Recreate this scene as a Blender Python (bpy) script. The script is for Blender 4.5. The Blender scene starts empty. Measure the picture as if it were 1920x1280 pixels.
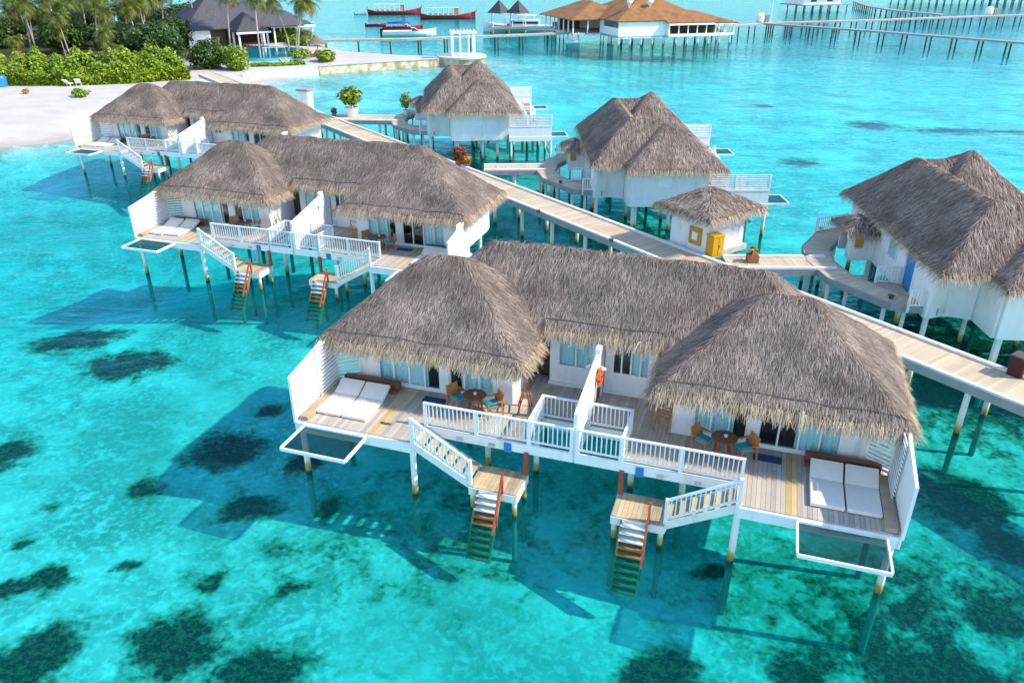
import bpy, math, random
import numpy as np
from mathutils import Vector, Matrix
random.seed(7); RNG = np.random.default_rng(11)
R = math.radians
SC = bpy.context.scene
COL = SC.collection

# ------------------------------------------------------------------ camera numbers (also used to survey the site)
CAM_H, CAM_PITCH, CAM_F = 17.0, R(26.5), 1445.0
def at(x, y, z=0.0):
    """world point at height z seen at photo pixel x, y (1920 wide)"""
    c, s = math.cos(CAM_PITCH), math.sin(CAM_PITCH)
    d = np.array([0, c, -s]) * CAM_F + np.array([1, 0, 0]) * (x - 960) - np.array([0, s, c]) * (y - 640)
    t = (z - CAM_H) / d[2]
    return np.array([0, 0, CAM_H]) + d * t

# ------------------------------------------------------------------ materials
MATS = {}
def mat(name, base, rough=.6, var=.12, scale=4, island=0., bump=0., spec=.3, coord='Object', dark=None, stretch=None, hue=None, metal=0):
    m = bpy.data.materials.new(name); m.use_nodes = True
    nt = m.node_tree; N = nt.nodes; L = nt.links
    b = N['Principled BSDF']
    b.inputs['Roughness'].default_value = rough
    b.inputs['Specular IOR Level'].default_value = spec
    b.inputs['Metallic'].default_value = metal
    tc = N.new('ShaderNodeTexCoord'); mp = N.new('ShaderNodeMapping')
    L.new(tc.outputs[coord], mp.inputs['Vector'])
    if stretch: mp.inputs['Scale'].default_value = stretch
    nz = N.new('ShaderNodeTexNoise'); nz.inputs['Scale'].default_value = scale; nz.inputs['Detail'].default_value = 5
    L.new(mp.outputs['Vector'], nz.inputs['Vector'])
    mr = N.new('ShaderNodeMapRange'); mr.inputs['From Min'].default_value = .25; mr.inputs['From Max'].default_value = .75
    mr.inputs['To Min'].default_value = 1 - var; mr.inputs['To Max'].default_value = 1 + var
    L.new(nz.outputs['Fac'], mr.inputs['Value'])
    val = mr.outputs['Result']
    col = N.new('ShaderNodeMix'); col.data_type = 'RGBA'
    col.inputs['A'].default_value = (*base, 1); col.inputs['B'].default_value = (*(hue or base), 1)
    col.inputs['Factor'].default_value = 0
    if island or hue:
        g = N.new('ShaderNodeNewGeometry')
        if hue: L.new(g.outputs['Random Per Island'], col.inputs['Factor'])
        if island:
            m2 = N.new('ShaderNodeMapRange'); m2.inputs['To Min'].default_value = 1 - island; m2.inputs['To Max'].default_value = 1 + island
            w = N.new('ShaderNodeMath'); w.operation = 'MULTIPLY'; w.inputs[1].default_value = 7.31
            f = N.new('ShaderNodeMath'); f.operation = 'FRACT'
            L.new(g.outputs['Random Per Island'], w.inputs[0]); L.new(w.outputs[0], f.inputs[0]); L.new(f.outputs[0], m2.inputs['Value'])
            mu = N.new('ShaderNodeMath'); mu.operation = 'MULTIPLY'
            L.new(val, mu.inputs[0]); L.new(m2.outputs['Result'], mu.inputs[1]); val = mu.outputs[0]
    hs = N.new('ShaderNodeHueSaturation'); L.new(col.outputs['Result'], hs.inputs['Color']); L.new(val, hs.inputs['Value'])
    out = hs.outputs['Color']
    if dark:
        n2 = N.new('ShaderNodeTexNoise'); n2.inputs['Scale'].default_value = dark[1]; n2.inputs['Detail'].default_value = 6
        L.new(mp.outputs['Vector'], n2.inputs['Vector'])
        r2 = N.new('ShaderNodeMapRange'); r2.inputs['From Min'].default_value = dark[2]; r2.inputs['From Max'].default_value = dark[2] + .15
        r2.inputs['To Max'].default_value = dark[3]
        L.new(n2.outputs['Fac'], r2.inputs['Value'])
        mx = N.new('ShaderNodeMix'); mx.data_type = 'RGBA'; mx.inputs['B'].default_value = (*dark[0], 1)
        L.new(r2.outputs['Result'], mx.inputs['Factor']); L.new(out, mx.inputs['A']); out = mx.outputs['Result']
    L.new(out, b.inputs['Base Color'])
    if bump:
        bp = N.new('ShaderNodeBump'); bp.inputs['Strength'].default_value = bump; bp.inputs['Distance'].default_value = .05
        L.new(nz.outputs['Fac'], bp.inputs['Height']); L.new(bp.outputs['Normal'], b.inputs['Normal'])
    MATS[name] = m
    return m
mat('white_paint', (.80, .80, .79), .55, .05, 2.5, stretch=(1, 1, .3), dark=((.50, .46, .38), 2.2, .58, .45))
mat('white_weathered', (.74, .73, .70), .6, .08, 5, dark=((.42, .38, .3), 3.0, .56, .5))
mat('thatch', (.225, .175, .148), .9, .38, .7, island=.68, hue=(.36, .285, .235), spec=.1, dark=((.13, .095, .075), .45, .56, .45))
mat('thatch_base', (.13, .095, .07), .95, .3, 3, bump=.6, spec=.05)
mat('thatch_fringe', (.46, .35, .23), .9, .15, 1.5, island=.4, hue=(.36, .27, .2), spec=.1)
mat('planks', (.47, .41, .34), .75, .12, 1.2, island=.16, hue=(.40, .345, .285), spec=.2, dark=((.30, .25, .20), 1.1, .58, .5))
mat('planks_border', (.50, .36, .17), .7, .1, 2, island=.15, spec=.2)
mat('planks_old', (.42, .34, .24), .8, .2, 2, island=.22, hue=(.5, .36, .2), spec=.2, dark=((.33, .16, .06), 2.2, .58, .6))
mat('walk_planks', (.56, .45, .31), .75, .12, .5, island=.12, hue=(.47, .38, .27), spec=.2, dark=((.38, .27, .15), .35, .55, .5))
mat('dark_timber', (.10, .085, .07), .8, .2, 3)
mat('grey_timber', (.30, .30, .29), .8, .15, 2, island=.1)
mat('lamp_brown', (.13, .05, .03), .6, .1, 4)
mat('bin_maroon', (.055, .012, .014), .5, .15, 4)
mat('teak', (.42, .17, .045), .5, .2, 3, stretch=(1, 1, 6), spec=.4)
mat('brown_wood', (.23, .085, .035), .55, .2, 4, island=.1, spec=.35)
mat('red_wood', (.36, .07, .035), .6, .2, 4, spec=.3, dark=((.2, .05, .03), 4, .55, .6))
mat('tread_wood', (.30, .17, .055), .7, .25, 3, dark=((.12, .09, .03), 3, .5, .6))
mat('yellow_wood', (.50, .26, .045), .55, .12, 4)
mat('yellow_paint', (.56, .29, .012), .45, .1, 3, dark=((.5, .25, .02), 3, .6, .5))
mat('turquoise_cloth', (.01, .42, .50), .85, .08, 6)
mat('mattress_cloth', (.74, .68, .62), .9, .05, 3)
mat('blue_mat', (.025, .07, .16), .9, .2, 30)
mat('blue_plastic', (.02, .20, .48), .4, .05, 3)
mat('black_rubber', (.02, .02, .022), .6, .1, 5)
mat('curtain', (.78, .88, .88), .9, .06, 3)
mat('interior', (.10, .075, .055), .9, .3, 1.5)
mat('orange_fabric', (.80, .12, .02), .7, .12, 6)
mat('concrete', (.50, .49, .46), .85, .1, 2, dark=((.3, .28, .24), 1.2, .55, .5))
mat('coral_stone', (.56, .47, .33), .9, .3, 1.2, bump=.6, dark=((.25, .22, .07), .8, .48, .8))
mat('shingle', (.075, .075, .085), .8, .15, 2, stretch=(1, 1, 1), island=.3)
mat('rust_roof', (.27, .125, .045), .85, .15, .8, dark=((.17, .075, .03), .35, .5, .6))
mat('leaf_bright', (.085, .19, .006), .5, .28, .35, island=.6, hue=(.26, .31, .008), spec=.35)
mat('leaf_dark', (.018, .05, .007), .5, .3, .3, island=.55, hue=(.055, .10, .008), spec=.35)
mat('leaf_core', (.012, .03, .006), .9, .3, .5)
mat('palm_frond', (.028, .080, .008), .5, .25, .3, island=.5, hue=(.15, .16, .010), spec=.35)
mat('palm_dry', (.42, .20, .03), .7, .2, .3, island=.3)
mat('palm_trunk', (.40, .35, .28), .85, .2, 2, bump=.4)
mat('hull_red', (.36, .022, .025), .35, .1, .5)
mat('hull_blue', (.02, .045, .16), .4, .1, .5)
mat('hull_white', (.82, .82, .82), .3, .03, .5)
mat('boat_deck', (.55, .23, .12), .6, .2, .6)
mat('canopy_blue', (.02, .06, .33), .6, .1, 1)
mat('canopy_pale', (.55, .58, .60), .6, .1, 1)
mat('dark_glass', (.02, .05, .06), .08, .1, 1, spec=.6)
mat('terracotta', (.28, .12, .06), .7, .15, 4)
mat('red_leaf', (.20, .03, .025), .6, .3, 2, island=.5, hue=(.32, .10, .02))
mat('pool_tile', (.06, .42, .44), .3, .1, 2)
mat('palm_nut', (.12, .08, .015), .6, .2, 2)

def special(name):
    m = bpy.data.materials.new(name); m.use_nodes = True
    m.node_tree.nodes.clear(); MATS[name] = m
    return m, m.node_tree.nodes, m.node_tree.links
def n_(N, t, **k):
    o = N.new(t)
    for a, b in k.items(): setattr(o, a, b)
    return o
# window glass: mostly see-through with a reflection
m, N, L = special('window_glass')
o = N.new('ShaderNodeOutputMaterial'); mx = N.new('ShaderNodeMixShader'); tr = N.new('ShaderNodeBsdfTransparent'); gl = N.new('ShaderNodeBsdfGlossy')
g = N.new('ShaderNodeNewGeometry'); dt = n_(N, 'ShaderNodeVectorMath', operation='DOT_PRODUCT'); L.new(g.outputs['Normal'], dt.inputs[0]); L.new(g.outputs['Incoming'], dt.inputs[1])
ab = n_(N, 'ShaderNodeMath', operation='ABSOLUTE'); L.new(dt.outputs['Value'], ab.inputs[0])
om = n_(N, 'ShaderNodeMath', operation='SUBTRACT', use_clamp=True); om.inputs[0].default_value = 1; L.new(ab.outputs[0], om.inputs[1])
p5 = n_(N, 'ShaderNodeMath', operation='POWER'); p5.inputs[1].default_value = 4; L.new(om.outputs[0], p5.inputs[0])
fr = n_(N, 'ShaderNodeMath', operation='MULTIPLY_ADD', use_clamp=True); fr.inputs[1].default_value = .9; fr.inputs[2].default_value = .06; L.new(p5.outputs[0], fr.inputs[0])
tr.inputs['Color'].default_value = (.84, .95, .96, 1); gl.inputs['Roughness'].default_value = .03
L.new(fr.outputs[0], mx.inputs[0]); L.new(tr.outputs[0], mx.inputs[1]); L.new(gl.outputs[0], mx.inputs[2]); L.new(mx.outputs[0], o.inputs[0])
# hammock net: fine mesh seen as a half-transparent dark cloth
m, N, L = special('net_cloth')
o = N.new('ShaderNodeOutputMaterial'); mx = N.new('ShaderNodeMixShader'); tr = N.new('ShaderNodeBsdfTransparent'); df = N.new('ShaderNodeBsdfDiffuse')
df.inputs['Color'].default_value = (.010, .035, .045, 1); mx.inputs[0].default_value = .74
L.new(tr.outputs[0], mx.inputs[1]); L.new(df.outputs[0], mx.inputs[2]); L.new(mx.outputs[0], o.inputs[0])
# white post with tide marks by height, and water haze painted in below the surface
m, N, L = special('post_paint')
o = N.new('ShaderNodeOutputMaterial'); b = N.new('ShaderNodeBsdfPrincipled'); b.inputs['Roughness'].default_value = .6
g = N.new('ShaderNodeNewGeometry'); sp = N.new('ShaderNodeSeparateXYZ'); nz = N.new('ShaderNodeTexNoise'); nz.inputs['Scale'].default_value = 3
ad = n_(N, 'ShaderNodeMath', operation='MULTIPLY_ADD'); ad.inputs[1].default_value = .5
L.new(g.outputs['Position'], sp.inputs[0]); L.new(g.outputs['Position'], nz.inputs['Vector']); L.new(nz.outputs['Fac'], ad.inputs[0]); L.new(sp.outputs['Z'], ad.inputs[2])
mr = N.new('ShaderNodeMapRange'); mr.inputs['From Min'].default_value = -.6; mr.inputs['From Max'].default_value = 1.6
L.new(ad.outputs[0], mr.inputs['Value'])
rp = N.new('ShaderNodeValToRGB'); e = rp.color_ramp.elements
e[0].position = .18; e[0].color = (.14, .17, .13, 1); e[1].position = .38; e[1].color = (.02, .024, .014, 1)  # lowest tone paints in how posts fade under water
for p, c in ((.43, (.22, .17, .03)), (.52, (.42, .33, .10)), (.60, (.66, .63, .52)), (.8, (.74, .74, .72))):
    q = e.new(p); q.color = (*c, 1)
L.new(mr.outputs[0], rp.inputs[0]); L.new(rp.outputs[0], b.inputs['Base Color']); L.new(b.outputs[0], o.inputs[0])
# sea surface: absorbs by water depth, reflects the sky in ripples
m, N, L = special('sea_water')
o = N.new('ShaderNodeOutputMaterial'); tr = N.new('ShaderNodeBsdfTransparent'); gl = N.new('ShaderNodeBsdfGlossy'); df = N.new('ShaderNodeBsdfDiffuse')
gl.inputs['Roughness'].default_value = .10; df.inputs['Color'].default_value = (.0, .36, .40, 1)
gl.inputs['Color'].default_value = (.36, .70, .90, 1)
at_ = N.new('ShaderNodeAttribute'); at_.attribute_name = 'depth'
cb = N.new('ShaderNodeCombineColor')
for i, base in enumerate((.44, .955, .965)):
    pw = n_(N, 'ShaderNodeMath', operation='POWER'); pw.inputs[0].default_value = base
    L.new(at_.outputs['Fac'], pw.inputs[1]); L.new(pw.outputs[0], cb.inputs[i])
L.new(cb.outputs[0], tr.inputs[0])
g = N.new('ShaderNodeNewGeometry'); mp = N.new('ShaderNodeMapping'); mp.inputs['Scale'].default_value = (.45, 1, 1); mp.inputs['Rotation'].default_value = (0, 0, .25)
L.new(g.outputs['Position'], mp.inputs[0])
h = None
for sc, w in ((.10, 2.6), (.35, 1.1), (1.3, .6), (4.2, .18)):
    nz = N.new('ShaderNodeTexNoise'); nz.inputs['Scale'].default_value = sc; nz.inputs['Detail'].default_value = 3
    nz.inputs['Distortion'].default_value = .6
    L.new(mp.outputs[0], nz.inputs['Vector'])
    mu = n_(N, 'ShaderNodeMath', operation='MULTIPLY_ADD'); mu.inputs[1].default_value = w
    L.new(nz.outputs['Fac'], mu.inputs[0])
    if h: L.new(h, mu.inputs[2])
    else: mu.inputs[2].default_value = 0
    h = mu.outputs[0]
bp = N.new('ShaderNodeBump'); bp.inputs['Strength'].default_value = .55; bp.inputs['Distance'].default_value = .22
L.new(h, bp.inputs['Height'])
L.new(bp.outputs[0], gl.inputs['Normal'])
dt = n_(N, 'ShaderNodeVectorMath', operation='DOT_PRODUCT'); L.new(bp.outputs[0], dt.inputs[0]); L.new(g.outputs['Incoming'], dt.inputs[1])
ab = n_(N, 'ShaderNodeMath', operation='ABSOLUTE'); L.new(dt.outputs['Value'], ab.inputs[0])
om = n_(N, 'ShaderNodeMath', operation='SUBTRACT', use_clamp=True); om.inputs[0].default_value = 1; L.new(ab.outputs[0], om.inputs[1])
p5 = n_(N, 'ShaderNodeMath', operation='POWER'); p5.inputs[1].default_value = 5; L.new(om.outputs[0], p5.inputs[0])
fr = n_(N, 'ShaderNodeMath', operation='MULTIPLY_ADD', use_clamp=True); fr.inputs[1].default_value = .55; fr.inputs[2].default_value = .02; L.new(p5.outputs[0], fr.inputs[0])   # Schlick, the same from both sides
m1 = N.new('ShaderNodeMixShader'); m1.inputs[0].default_value = .05
L.new(tr.outputs[0], m1.inputs[1]); L.new(df.outputs[0], m1.inputs[2])
m2 = N.new('ShaderNodeMixShader'); L.new(fr.outputs[0], m2.inputs[0]); L.new(m1.outputs[0], m2.inputs[1]); L.new(gl.outputs[0], m2.inputs[2])
L.new(m2.outputs[0], o.inputs[0])
# pool water
m, N, L = special('pool_water')
o = N.new('ShaderNodeOutputMaterial'); b = N.new('ShaderNodeBsdfPrincipled'); b.inputs['Roughness'].default_value = .05
b.inputs['Base Color'].default_value = (.01, .20, .27, 1); L.new(b.outputs[0], o.inputs[0])
# sand and sea bed: attribute 'weed_shade' is algae, rubble and painted under-villa shade, broken up by noise
def sand_mat(name, bed):
    m, N, L = special(name)
    o = N.new('ShaderNodeOutputMaterial'); b = N.new('ShaderNodeBsdfPrincipled'); b.inputs['Roughness'].default_value = .95; b.inputs['Specular IOR Level'].default_value = .05
    g = N.new('ShaderNodeNewGeometry')
    def noise(sc, det=4, dist=0):
        z = N.new('ShaderNodeTexNoise'); z.inputs['Scale'].default_value = sc; z.inputs['Detail'].default_value = det; z.inputs['Distortion'].default_value = dist
        L.new(g.outputs['Position'], z.inputs['Vector']); return z.outputs['Fac']
    def rng(v, a, b_, c, d):
        r = N.new('ShaderNodeMapRange'); r.interpolation_type = 'SMOOTHSTEP'
        for k, x in (('From Min', a), ('From Max', b_), ('To Min', c), ('To Max', d)): r.inputs[k].default_value = x
        L.new(v, r.inputs['Value']); return r.outputs['Result']
    def mix(f, A, B):
        x = N.new('ShaderNodeMix'); x.data_type = 'RGBA'
        for s_, v in (('A', A), ('B', B)):
            if isinstance(v, tuple): x.inputs[s_].default_value = (*v, 1)
            else: L.new(v, x.inputs[s_])
        L.new(f, x.inputs['Factor']); return x.outputs['Result']
    if bed:
        c = mix(rng(noise(.33, 8, .6), .36, .64, 0, 1), (.27, .295, .26), (.50, .49, .43))
        c = mix(rng(noise(4.2, 9, .5), .46, .66, 0, .55), c, (.70, .67, .60))  # pale speckle paints caustic light into the sand colour
        c = mix(rng(noise(1.1, 9, .8), .52, .70, 0, .6), c, (.72, .70, .63))  # broader pale patches of the same painted caustics
        c = mix(rng(noise(2.2, 6, .4), .58, .72, 0, .35), c, (.20, .23, .18))
        c = mix(rng(noise(.11, 5, .5), .46, .66, 0, .5), c, (.20, .25, .20))
        c = mix(rng(noise(.075, 4, .3), .50, .66, 0, .5), c, (.78, .76, .70))
        a = N.new('ShaderNodeAttribute'); a.attribute_name = 'weed_shade'
        n1, n2 = noise(.9, 9, .7), noise(4.5, 6, .4)
        nn = n_(N, 'ShaderNodeMath', operation='MULTIPLY_ADD'); nn.inputs[1].default_value = .6; L.new(n2, nn.inputs[0]); L.new(n1, nn.inputs[2])
        ad = n_(N, 'ShaderNodeMath', operation='ADD'); L.new(a.outputs['Fac'], ad.inputs[0]); L.new(nn.outputs[0], ad.inputs[1])
        c = mix(rng(ad.outputs[0], .88, 1.2, 0, .7), c, (.10, .20, .10))
        reef = mix(rng(noise(5.5, 8, .6), .44, .64, 0, 1), (.004, .009, .007), (.055, .062, .022))
        reef = mix(rng(noise(14, 4), .60, .70, 0, .7), reef, (.17, .15, .05))
        c = mix(rng(ad.outputs[0], 1.07, 1.38, 0, .98), c, reef)
    else:
        c = mix(rng(noise(.35, 5), .3, .7, 0, 1), (.44, .41, .38), (.50, .47, .44))
        c = mix(rng(noise(5, 4), .55, .75, 0, .25), c, (.5, .43, .36))
        a = N.new('ShaderNodeAttribute'); a.attribute_name = 'litter'; c = mix(a.outputs['Fac'], c, (.055, .06, .025))
        sz = N.new('ShaderNodeSeparateXYZ'); L.new(g.outputs['Position'], sz.inputs[0]); nz2 = noise(.5, 4); za = n_(N, 'ShaderNodeMath', operation='MULTIPLY_ADD'); za.inputs[1].default_value = .5; L.new(nz2, za.inputs[0]); L.new(sz.outputs['Z'], za.inputs[2])
        c = mix(rng(za.outputs[0], .38, .75, .55, 0), c, (.30, .25, .19))
        c = mix(rng(noise(1.7, 6), .62, .74, 0, .35), c, (.30, .26, .21))
    L.new(c, b.inputs['Base Color']); L.new(b.outputs[0], o.inputs[0])
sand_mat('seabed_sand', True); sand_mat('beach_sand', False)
mat('coral', (.010, .016, .010), .9, .4, 2, island=.7, hue=(.055, .058, .024))

# ------------------------------------------------------------------ mesh building
class MB:
    def __init__(s): s.v = []; s.f = []
    def add(s, vs, fs):
        o = len(s.v); s.v += [tuple(map(float, p)) for p in vs]; s.f += [tuple(i + o for i in f) for f in fs]
    def box(s, x0, x1, y0, y1, z0, z1):
        x0, x1 = sorted((x0, x1)); y0, y1 = sorted((y0, y1)); z0, z1 = sorted((z0, z1))
        s.add([(x0, y0, z0), (x1, y0, z0), (x1, y1, z0), (x0, y1, z0), (x0, y0, z1), (x1, y0, z1), (x1, y1, z1), (x0, y1, z1)],
              [(0, 3, 2, 1), (4, 5, 6, 7), (0, 1, 5, 4), (1, 2, 6, 5), (2, 3, 7, 6), (3, 0, 4, 7)])
    def bar(s, p, q, w, h=None, up=(0, 0, 1)):
        h = h or w; p, q = Vector(p), Vector(q); d = (q - p).normalized(); u = Vector(up)
        a = d.cross(u)
        if a.length < 1e-4: a = d.cross(Vector((1, 0, 0)))
        a.normalize(); b = a.cross(d).normalized(); a = a * w / 2; b = b * h / 2
        s.add([p - a - b, p + a - b, p + a + b, p - a + b, q - a - b, q + a - b, q + a + b, q - a + b],
              [(0, 3, 2, 1), (4, 5, 6, 7), (0, 1, 5, 4), (1, 2, 6, 5), (2, 3, 7, 6), (3, 0, 4, 7)])
    def tube(s, pts, rad, n=8, cap=True):
        pts = [Vector(p) for p in pts]; rad = rad if isinstance(rad, (list, tuple)) else [rad] * len(pts)
        o = len(s.v)
        for i, p in enumerate(pts):
            d = (pts[min(i + 1, len(pts) - 1)] - pts[max(i - 1, 0)]).normalized()
            a = d.cross(Vector((0, 0, 1)))
            if a.length < 1e-3: a = Vector((1, 0, 0))
            a.normalize(); b = d.cross(a)
            s.v += [tuple(p + (a * math.cos(t) + b * math.sin(t)) * rad[i]) for t in (2 * math.pi * k / n for k in range(n))]
        for i in range(len(pts) - 1):
            for k in range(n):
                s.f.append((o + i * n + k, o + (i + 1) * n + k, o + (i + 1) * n + (k + 1) % n, o + i * n + (k + 1) % n))
        if cap:
            s.f.append(tuple(o + k for k in range(n))); e = o + (len(pts) - 1) * n
            s.f.append(tuple(e + k for k in reversed(range(n))))
    def lathe(s, c, prof, n=20):
        o = len(s.v); c = Vector(c)
        for r, z in prof:
            s.v += [tuple(c + Vector((r * math.cos(2 * math.pi * k / n), r * math.sin(2 * math.pi * k / n), z))) for k in range(n)]
        for i in range(len(prof) - 1):
            for k in range(n):
                s.f.append((o + i * n + k, o + i * n + (k + 1) % n, o + (i + 1) * n + (k + 1) % n, o + (i + 1) * n + k))
        s.f.append(tuple(o + k for k in reversed(range(n)))); e = o + (len(prof) - 1) * n
        s.f.append(tuple(e + k for k in range(n)))
    def prism(s, poly, z0, z1):
        n = len(poly); o = [(x, y, z0) for x, y in poly] + [(x, y, z1) for x, y in poly]
        s.add(o, [tuple(reversed(range(n))), tuple(range(n, 2 * n))] + [(i, (i + 1) % n, (i + 1) % n + n, i + n) for i in range(n)])
    def quads(s, V):  # V (n,4,3)
        o = len(s.v); s.v += [tuple(p) for p in V.reshape(-1, 3).tolist()]
        s.f += [(o + 4 * i, o + 4 * i + 1, o + 4 * i + 2, o + 4 * i + 3) for i in range(len(V))]
    def build(s, name, m, parent=None, smooth=False, bevel=0.):
        me = bpy.data.meshes.new(name); me.from_pydata(s.v, [], s.f)
        me.materials.append(MATS[m]); me.update()
        if smooth:
            for p in me.polygons: p.use_smooth = True
        ob = bpy.data.objects.new(name, me); COL.objects.link(ob)
        if parent: ob.parent = parent
        if bevel:
            b = ob.modifiers.new('bevel', 'BEVEL'); b.width = bevel; b.segments = 2; b.limit_method = 'ANGLE'
        return ob
def tag(o, label=None, cat=None, group=None, kind=None):
    if label: o['label'] = label
    if cat: o['category'] = cat
    if group: o['group'] = group
    if kind: o['kind'] = kind
    return o
def thing(name, label, cat, loc=(0, 0, 0), rz=0., group=None):
    o = bpy.data.objects.new(name, None); COL.objects.link(o)
    o.location = loc; o.rotation_euler = (0, 0, rz); o.empty_display_size = .3
    return tag(o, label, cat, group)
def copy_tree(o, parent=None):
    c = o.copy(); COL.objects.link(c); c.parent = parent
    for ch in list(o.children): copy_tree(ch, c)
    return c
def dup(o, loc, rz, label, group=None, scale=None):
    c = copy_tree(o); c.location = loc; c.rotation_euler = (0, 0, rz)
    if scale: c.scale = (scale,) * 3
    c['label'] = label
    if group: c['group'] = group
    return c

# ------------------------------------------------------------------ thatch
def softmin(a, k): m = np.min(a, 0); return m - k * np.log(np.sum(np.exp(-(a - m) / k), 0))
def softmax(a, k): m = np.max(a, 0); return m + k * np.log(np.sum(np.exp((a - m) / k), 0))
def field(blocks, k=.09):
    def f(x, y):
        zs = []
        for (x0, x1, y0, y1, zE, sx, sy) in blocks:
            zs.append(zE + softmin(np.stack([sx * (x - x0), sx * (x1 - x), sy * (y - y0), sy * (y1 - y)]), k))
        z = softmax(np.stack(zs), .06) if len(zs) > 1 else zs[0]
        return z + .035 * np.sin(x * 1.7 + y * .9) * np.sin(y * 2.1 - x * .6) + .02 * np.sin(x * 4.1 + 1) * np.sin(y * 3.7)
    def inside(x, y, e=0.):
        m = np.zeros(np.shape(x), bool)
        for (x0, x1, y0, y1, *_r) in blocks: m |= (x > x0 + e) & (x < x1 - e) & (y > y0 + e) & (y < y1 - e)
        return m
    return f, inside
def strand_quads(P, D, Nn, Ln, W, lift, yaw=.35):
    n = len(P)
    S = np.cross(D, Nn); S /= np.linalg.norm(S, axis=1)[:, None] + 1e-9
    D = D + S * RNG.normal(0, yaw, (n, 1)); D /= np.linalg.norm(D, axis=1)[:, None]
    S = np.cross(D, Nn); S /= np.linalg.norm(S, axis=1)[:, None] + 1e-9
    T = P + D * Ln[:, None] + Nn * lift[:, None]
    w = W[:, None] / 2
    return np.stack([P - S * w, P + S * w, T + S * w * .35, T - S * w * .35], 1)
def thatch_roof(name, blocks, parent, dens, cell=.2, thick=.16, strand=(.38, .03), fringe=True, fdens=150, top='thatch', base='thatch_base', fr_len=.5, batten=False):
    f, inside = field(blocks)
    xs = [b for q in blocks for b in q[:2]]; ys = [b for q in blocks for b in q[2:4]]
    def grid(c):
        a, b = min(c), max(c); g = list(np.linspace(a, b, int((b - a) / cell) + 2)); ed = sorted(set(c))
        g = [v for v in g if min(abs(v - e) for e in ed) > cell * .35] + ed
        return np.array(sorted(g))
    gx, gy = grid(xs), grid(ys)
    X, Y = np.meshgrid(gx, gy, indexing='ij'); Z = f(X, Y)
    cx, cy = (gx[:-1] + gx[1:]) / 2, (gy[:-1] + gy[1:]) / 2
    CX, CY = np.meshgrid(cx, cy, indexing='ij'); IN = inside(CX, CY)
    mb = MB(); idx = -np.ones(X.shape, int)
    for i, j in zip(*np.nonzero(IN)):
        for a, b in ((i, j), (i + 1, j), (i + 1, j + 1), (i, j + 1)):
            if idx[a, b] < 0: idx[a, b] = len(mb.v); mb.v.append((X[a, b], Y[a, b], Z[a, b]))
        mb.f.append((idx[i, j], idx[i + 1, j], idx[i + 1, j + 1], idx[i, j + 1]))
    nb = len(mb.f)
    # strands over the slope
    area = (gx[1:] - gx[:-1])[:, None] * (gy[1:] - gy[:-1])[None, :] * IN
    n = int(dens * area.sum() * 1.3)
    ci = RNG.choice(area.size, n, p=(area / area.sum()).ravel()); a, b = np.unravel_index(ci, area.shape)
    px = gx[a] + (gx[a + 1] - gx[a]) * RNG.random(n); py = gy[b] + (gy[b + 1] - gy[b]) * RNG.random(n)
    def frame(px, py):
        e = .04; zx = (f(px + e, py) - f(px - e, py)) / (2 * e); zy = (f(px, py + e) - f(px, py - e)) / (2 * e)
        Nn = np.stack([-zx, -zy, np.ones_like(zx)], 1); Nn /= np.linalg.norm(Nn, axis=1)[:, None]
        D = np.stack([-zx, -zy, -(zx ** 2 + zy ** 2)], 1); D /= np.linalg.norm(D, axis=1)[:, None] + 1e-9
        return Nn, D
    keep = inside(px, py, .22); px, py = px[keep], py[keep]; n = len(px)
    Nn, D = frame(px, py)
    P = np.stack([px, py, f(px, py)], 1) + Nn * .005
    Q = strand_quads(P, D, Nn, strand[0] * RNG.uniform(.6, 1.3, n), strand[1] * RNG.uniform(.6, 1.5, n), RNG.uniform(.005, .05, n), .20)
    mb.quads(Q)
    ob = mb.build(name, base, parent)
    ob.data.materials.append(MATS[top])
    mi = np.zeros(len(mb.f), np.int32); mi[nb:] = 1; ob.data.polygons.foreach_set('material_index', mi)
    # soffit
    mb = MB()
    for (x0, x1, y0, y1, zE, sx, sy) in blocks: pass
    V = {}
    for i, j in zip(*np.nonzero(IN)):
        q = []
        for a, b in ((i, j), (i, j + 1), (i + 1, j + 1), (i + 1, j)):
            if (a, b) not in V: V[(a, b)] = len(mb.v); mb.v.append((X[a, b], Y[a, b], Z[a, b] - thick))
            q.append(V[(a, b)])
        mb.f.append(tuple(q))
    edges = []
    I, J = IN.shape
    for i, j in zip(*np.nonzero(IN)):
        for (di, dj, p, q) in ((-1, 0, (i, j + 1), (i, j)), (1, 0, (i + 1, j), (i + 1, j + 1)), (0, -1, (i, j), (i + 1, j)), (0, 1, (i + 1, j + 1), (i, j + 1))):
            a, b = i + di, j + dj
            if a < 0 or b < 0 or a >= I or b >= J or not IN[a, b]:
                edges.append((X[p], Y[p], X[q], Y[q], di, dj))
                o = len(mb.v); mb.v += [(X[p], Y[p], Z[p] - thick), (X[q], Y[q], Z[q] - thick), (X[q], Y[q], Z[q] - .005), (X[p], Y[p], Z[p] - .005)]
                mb.f.append((o, o + 1, o + 2, o + 3))
    mb.build('soffit', 'thatch_base', ob)
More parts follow.
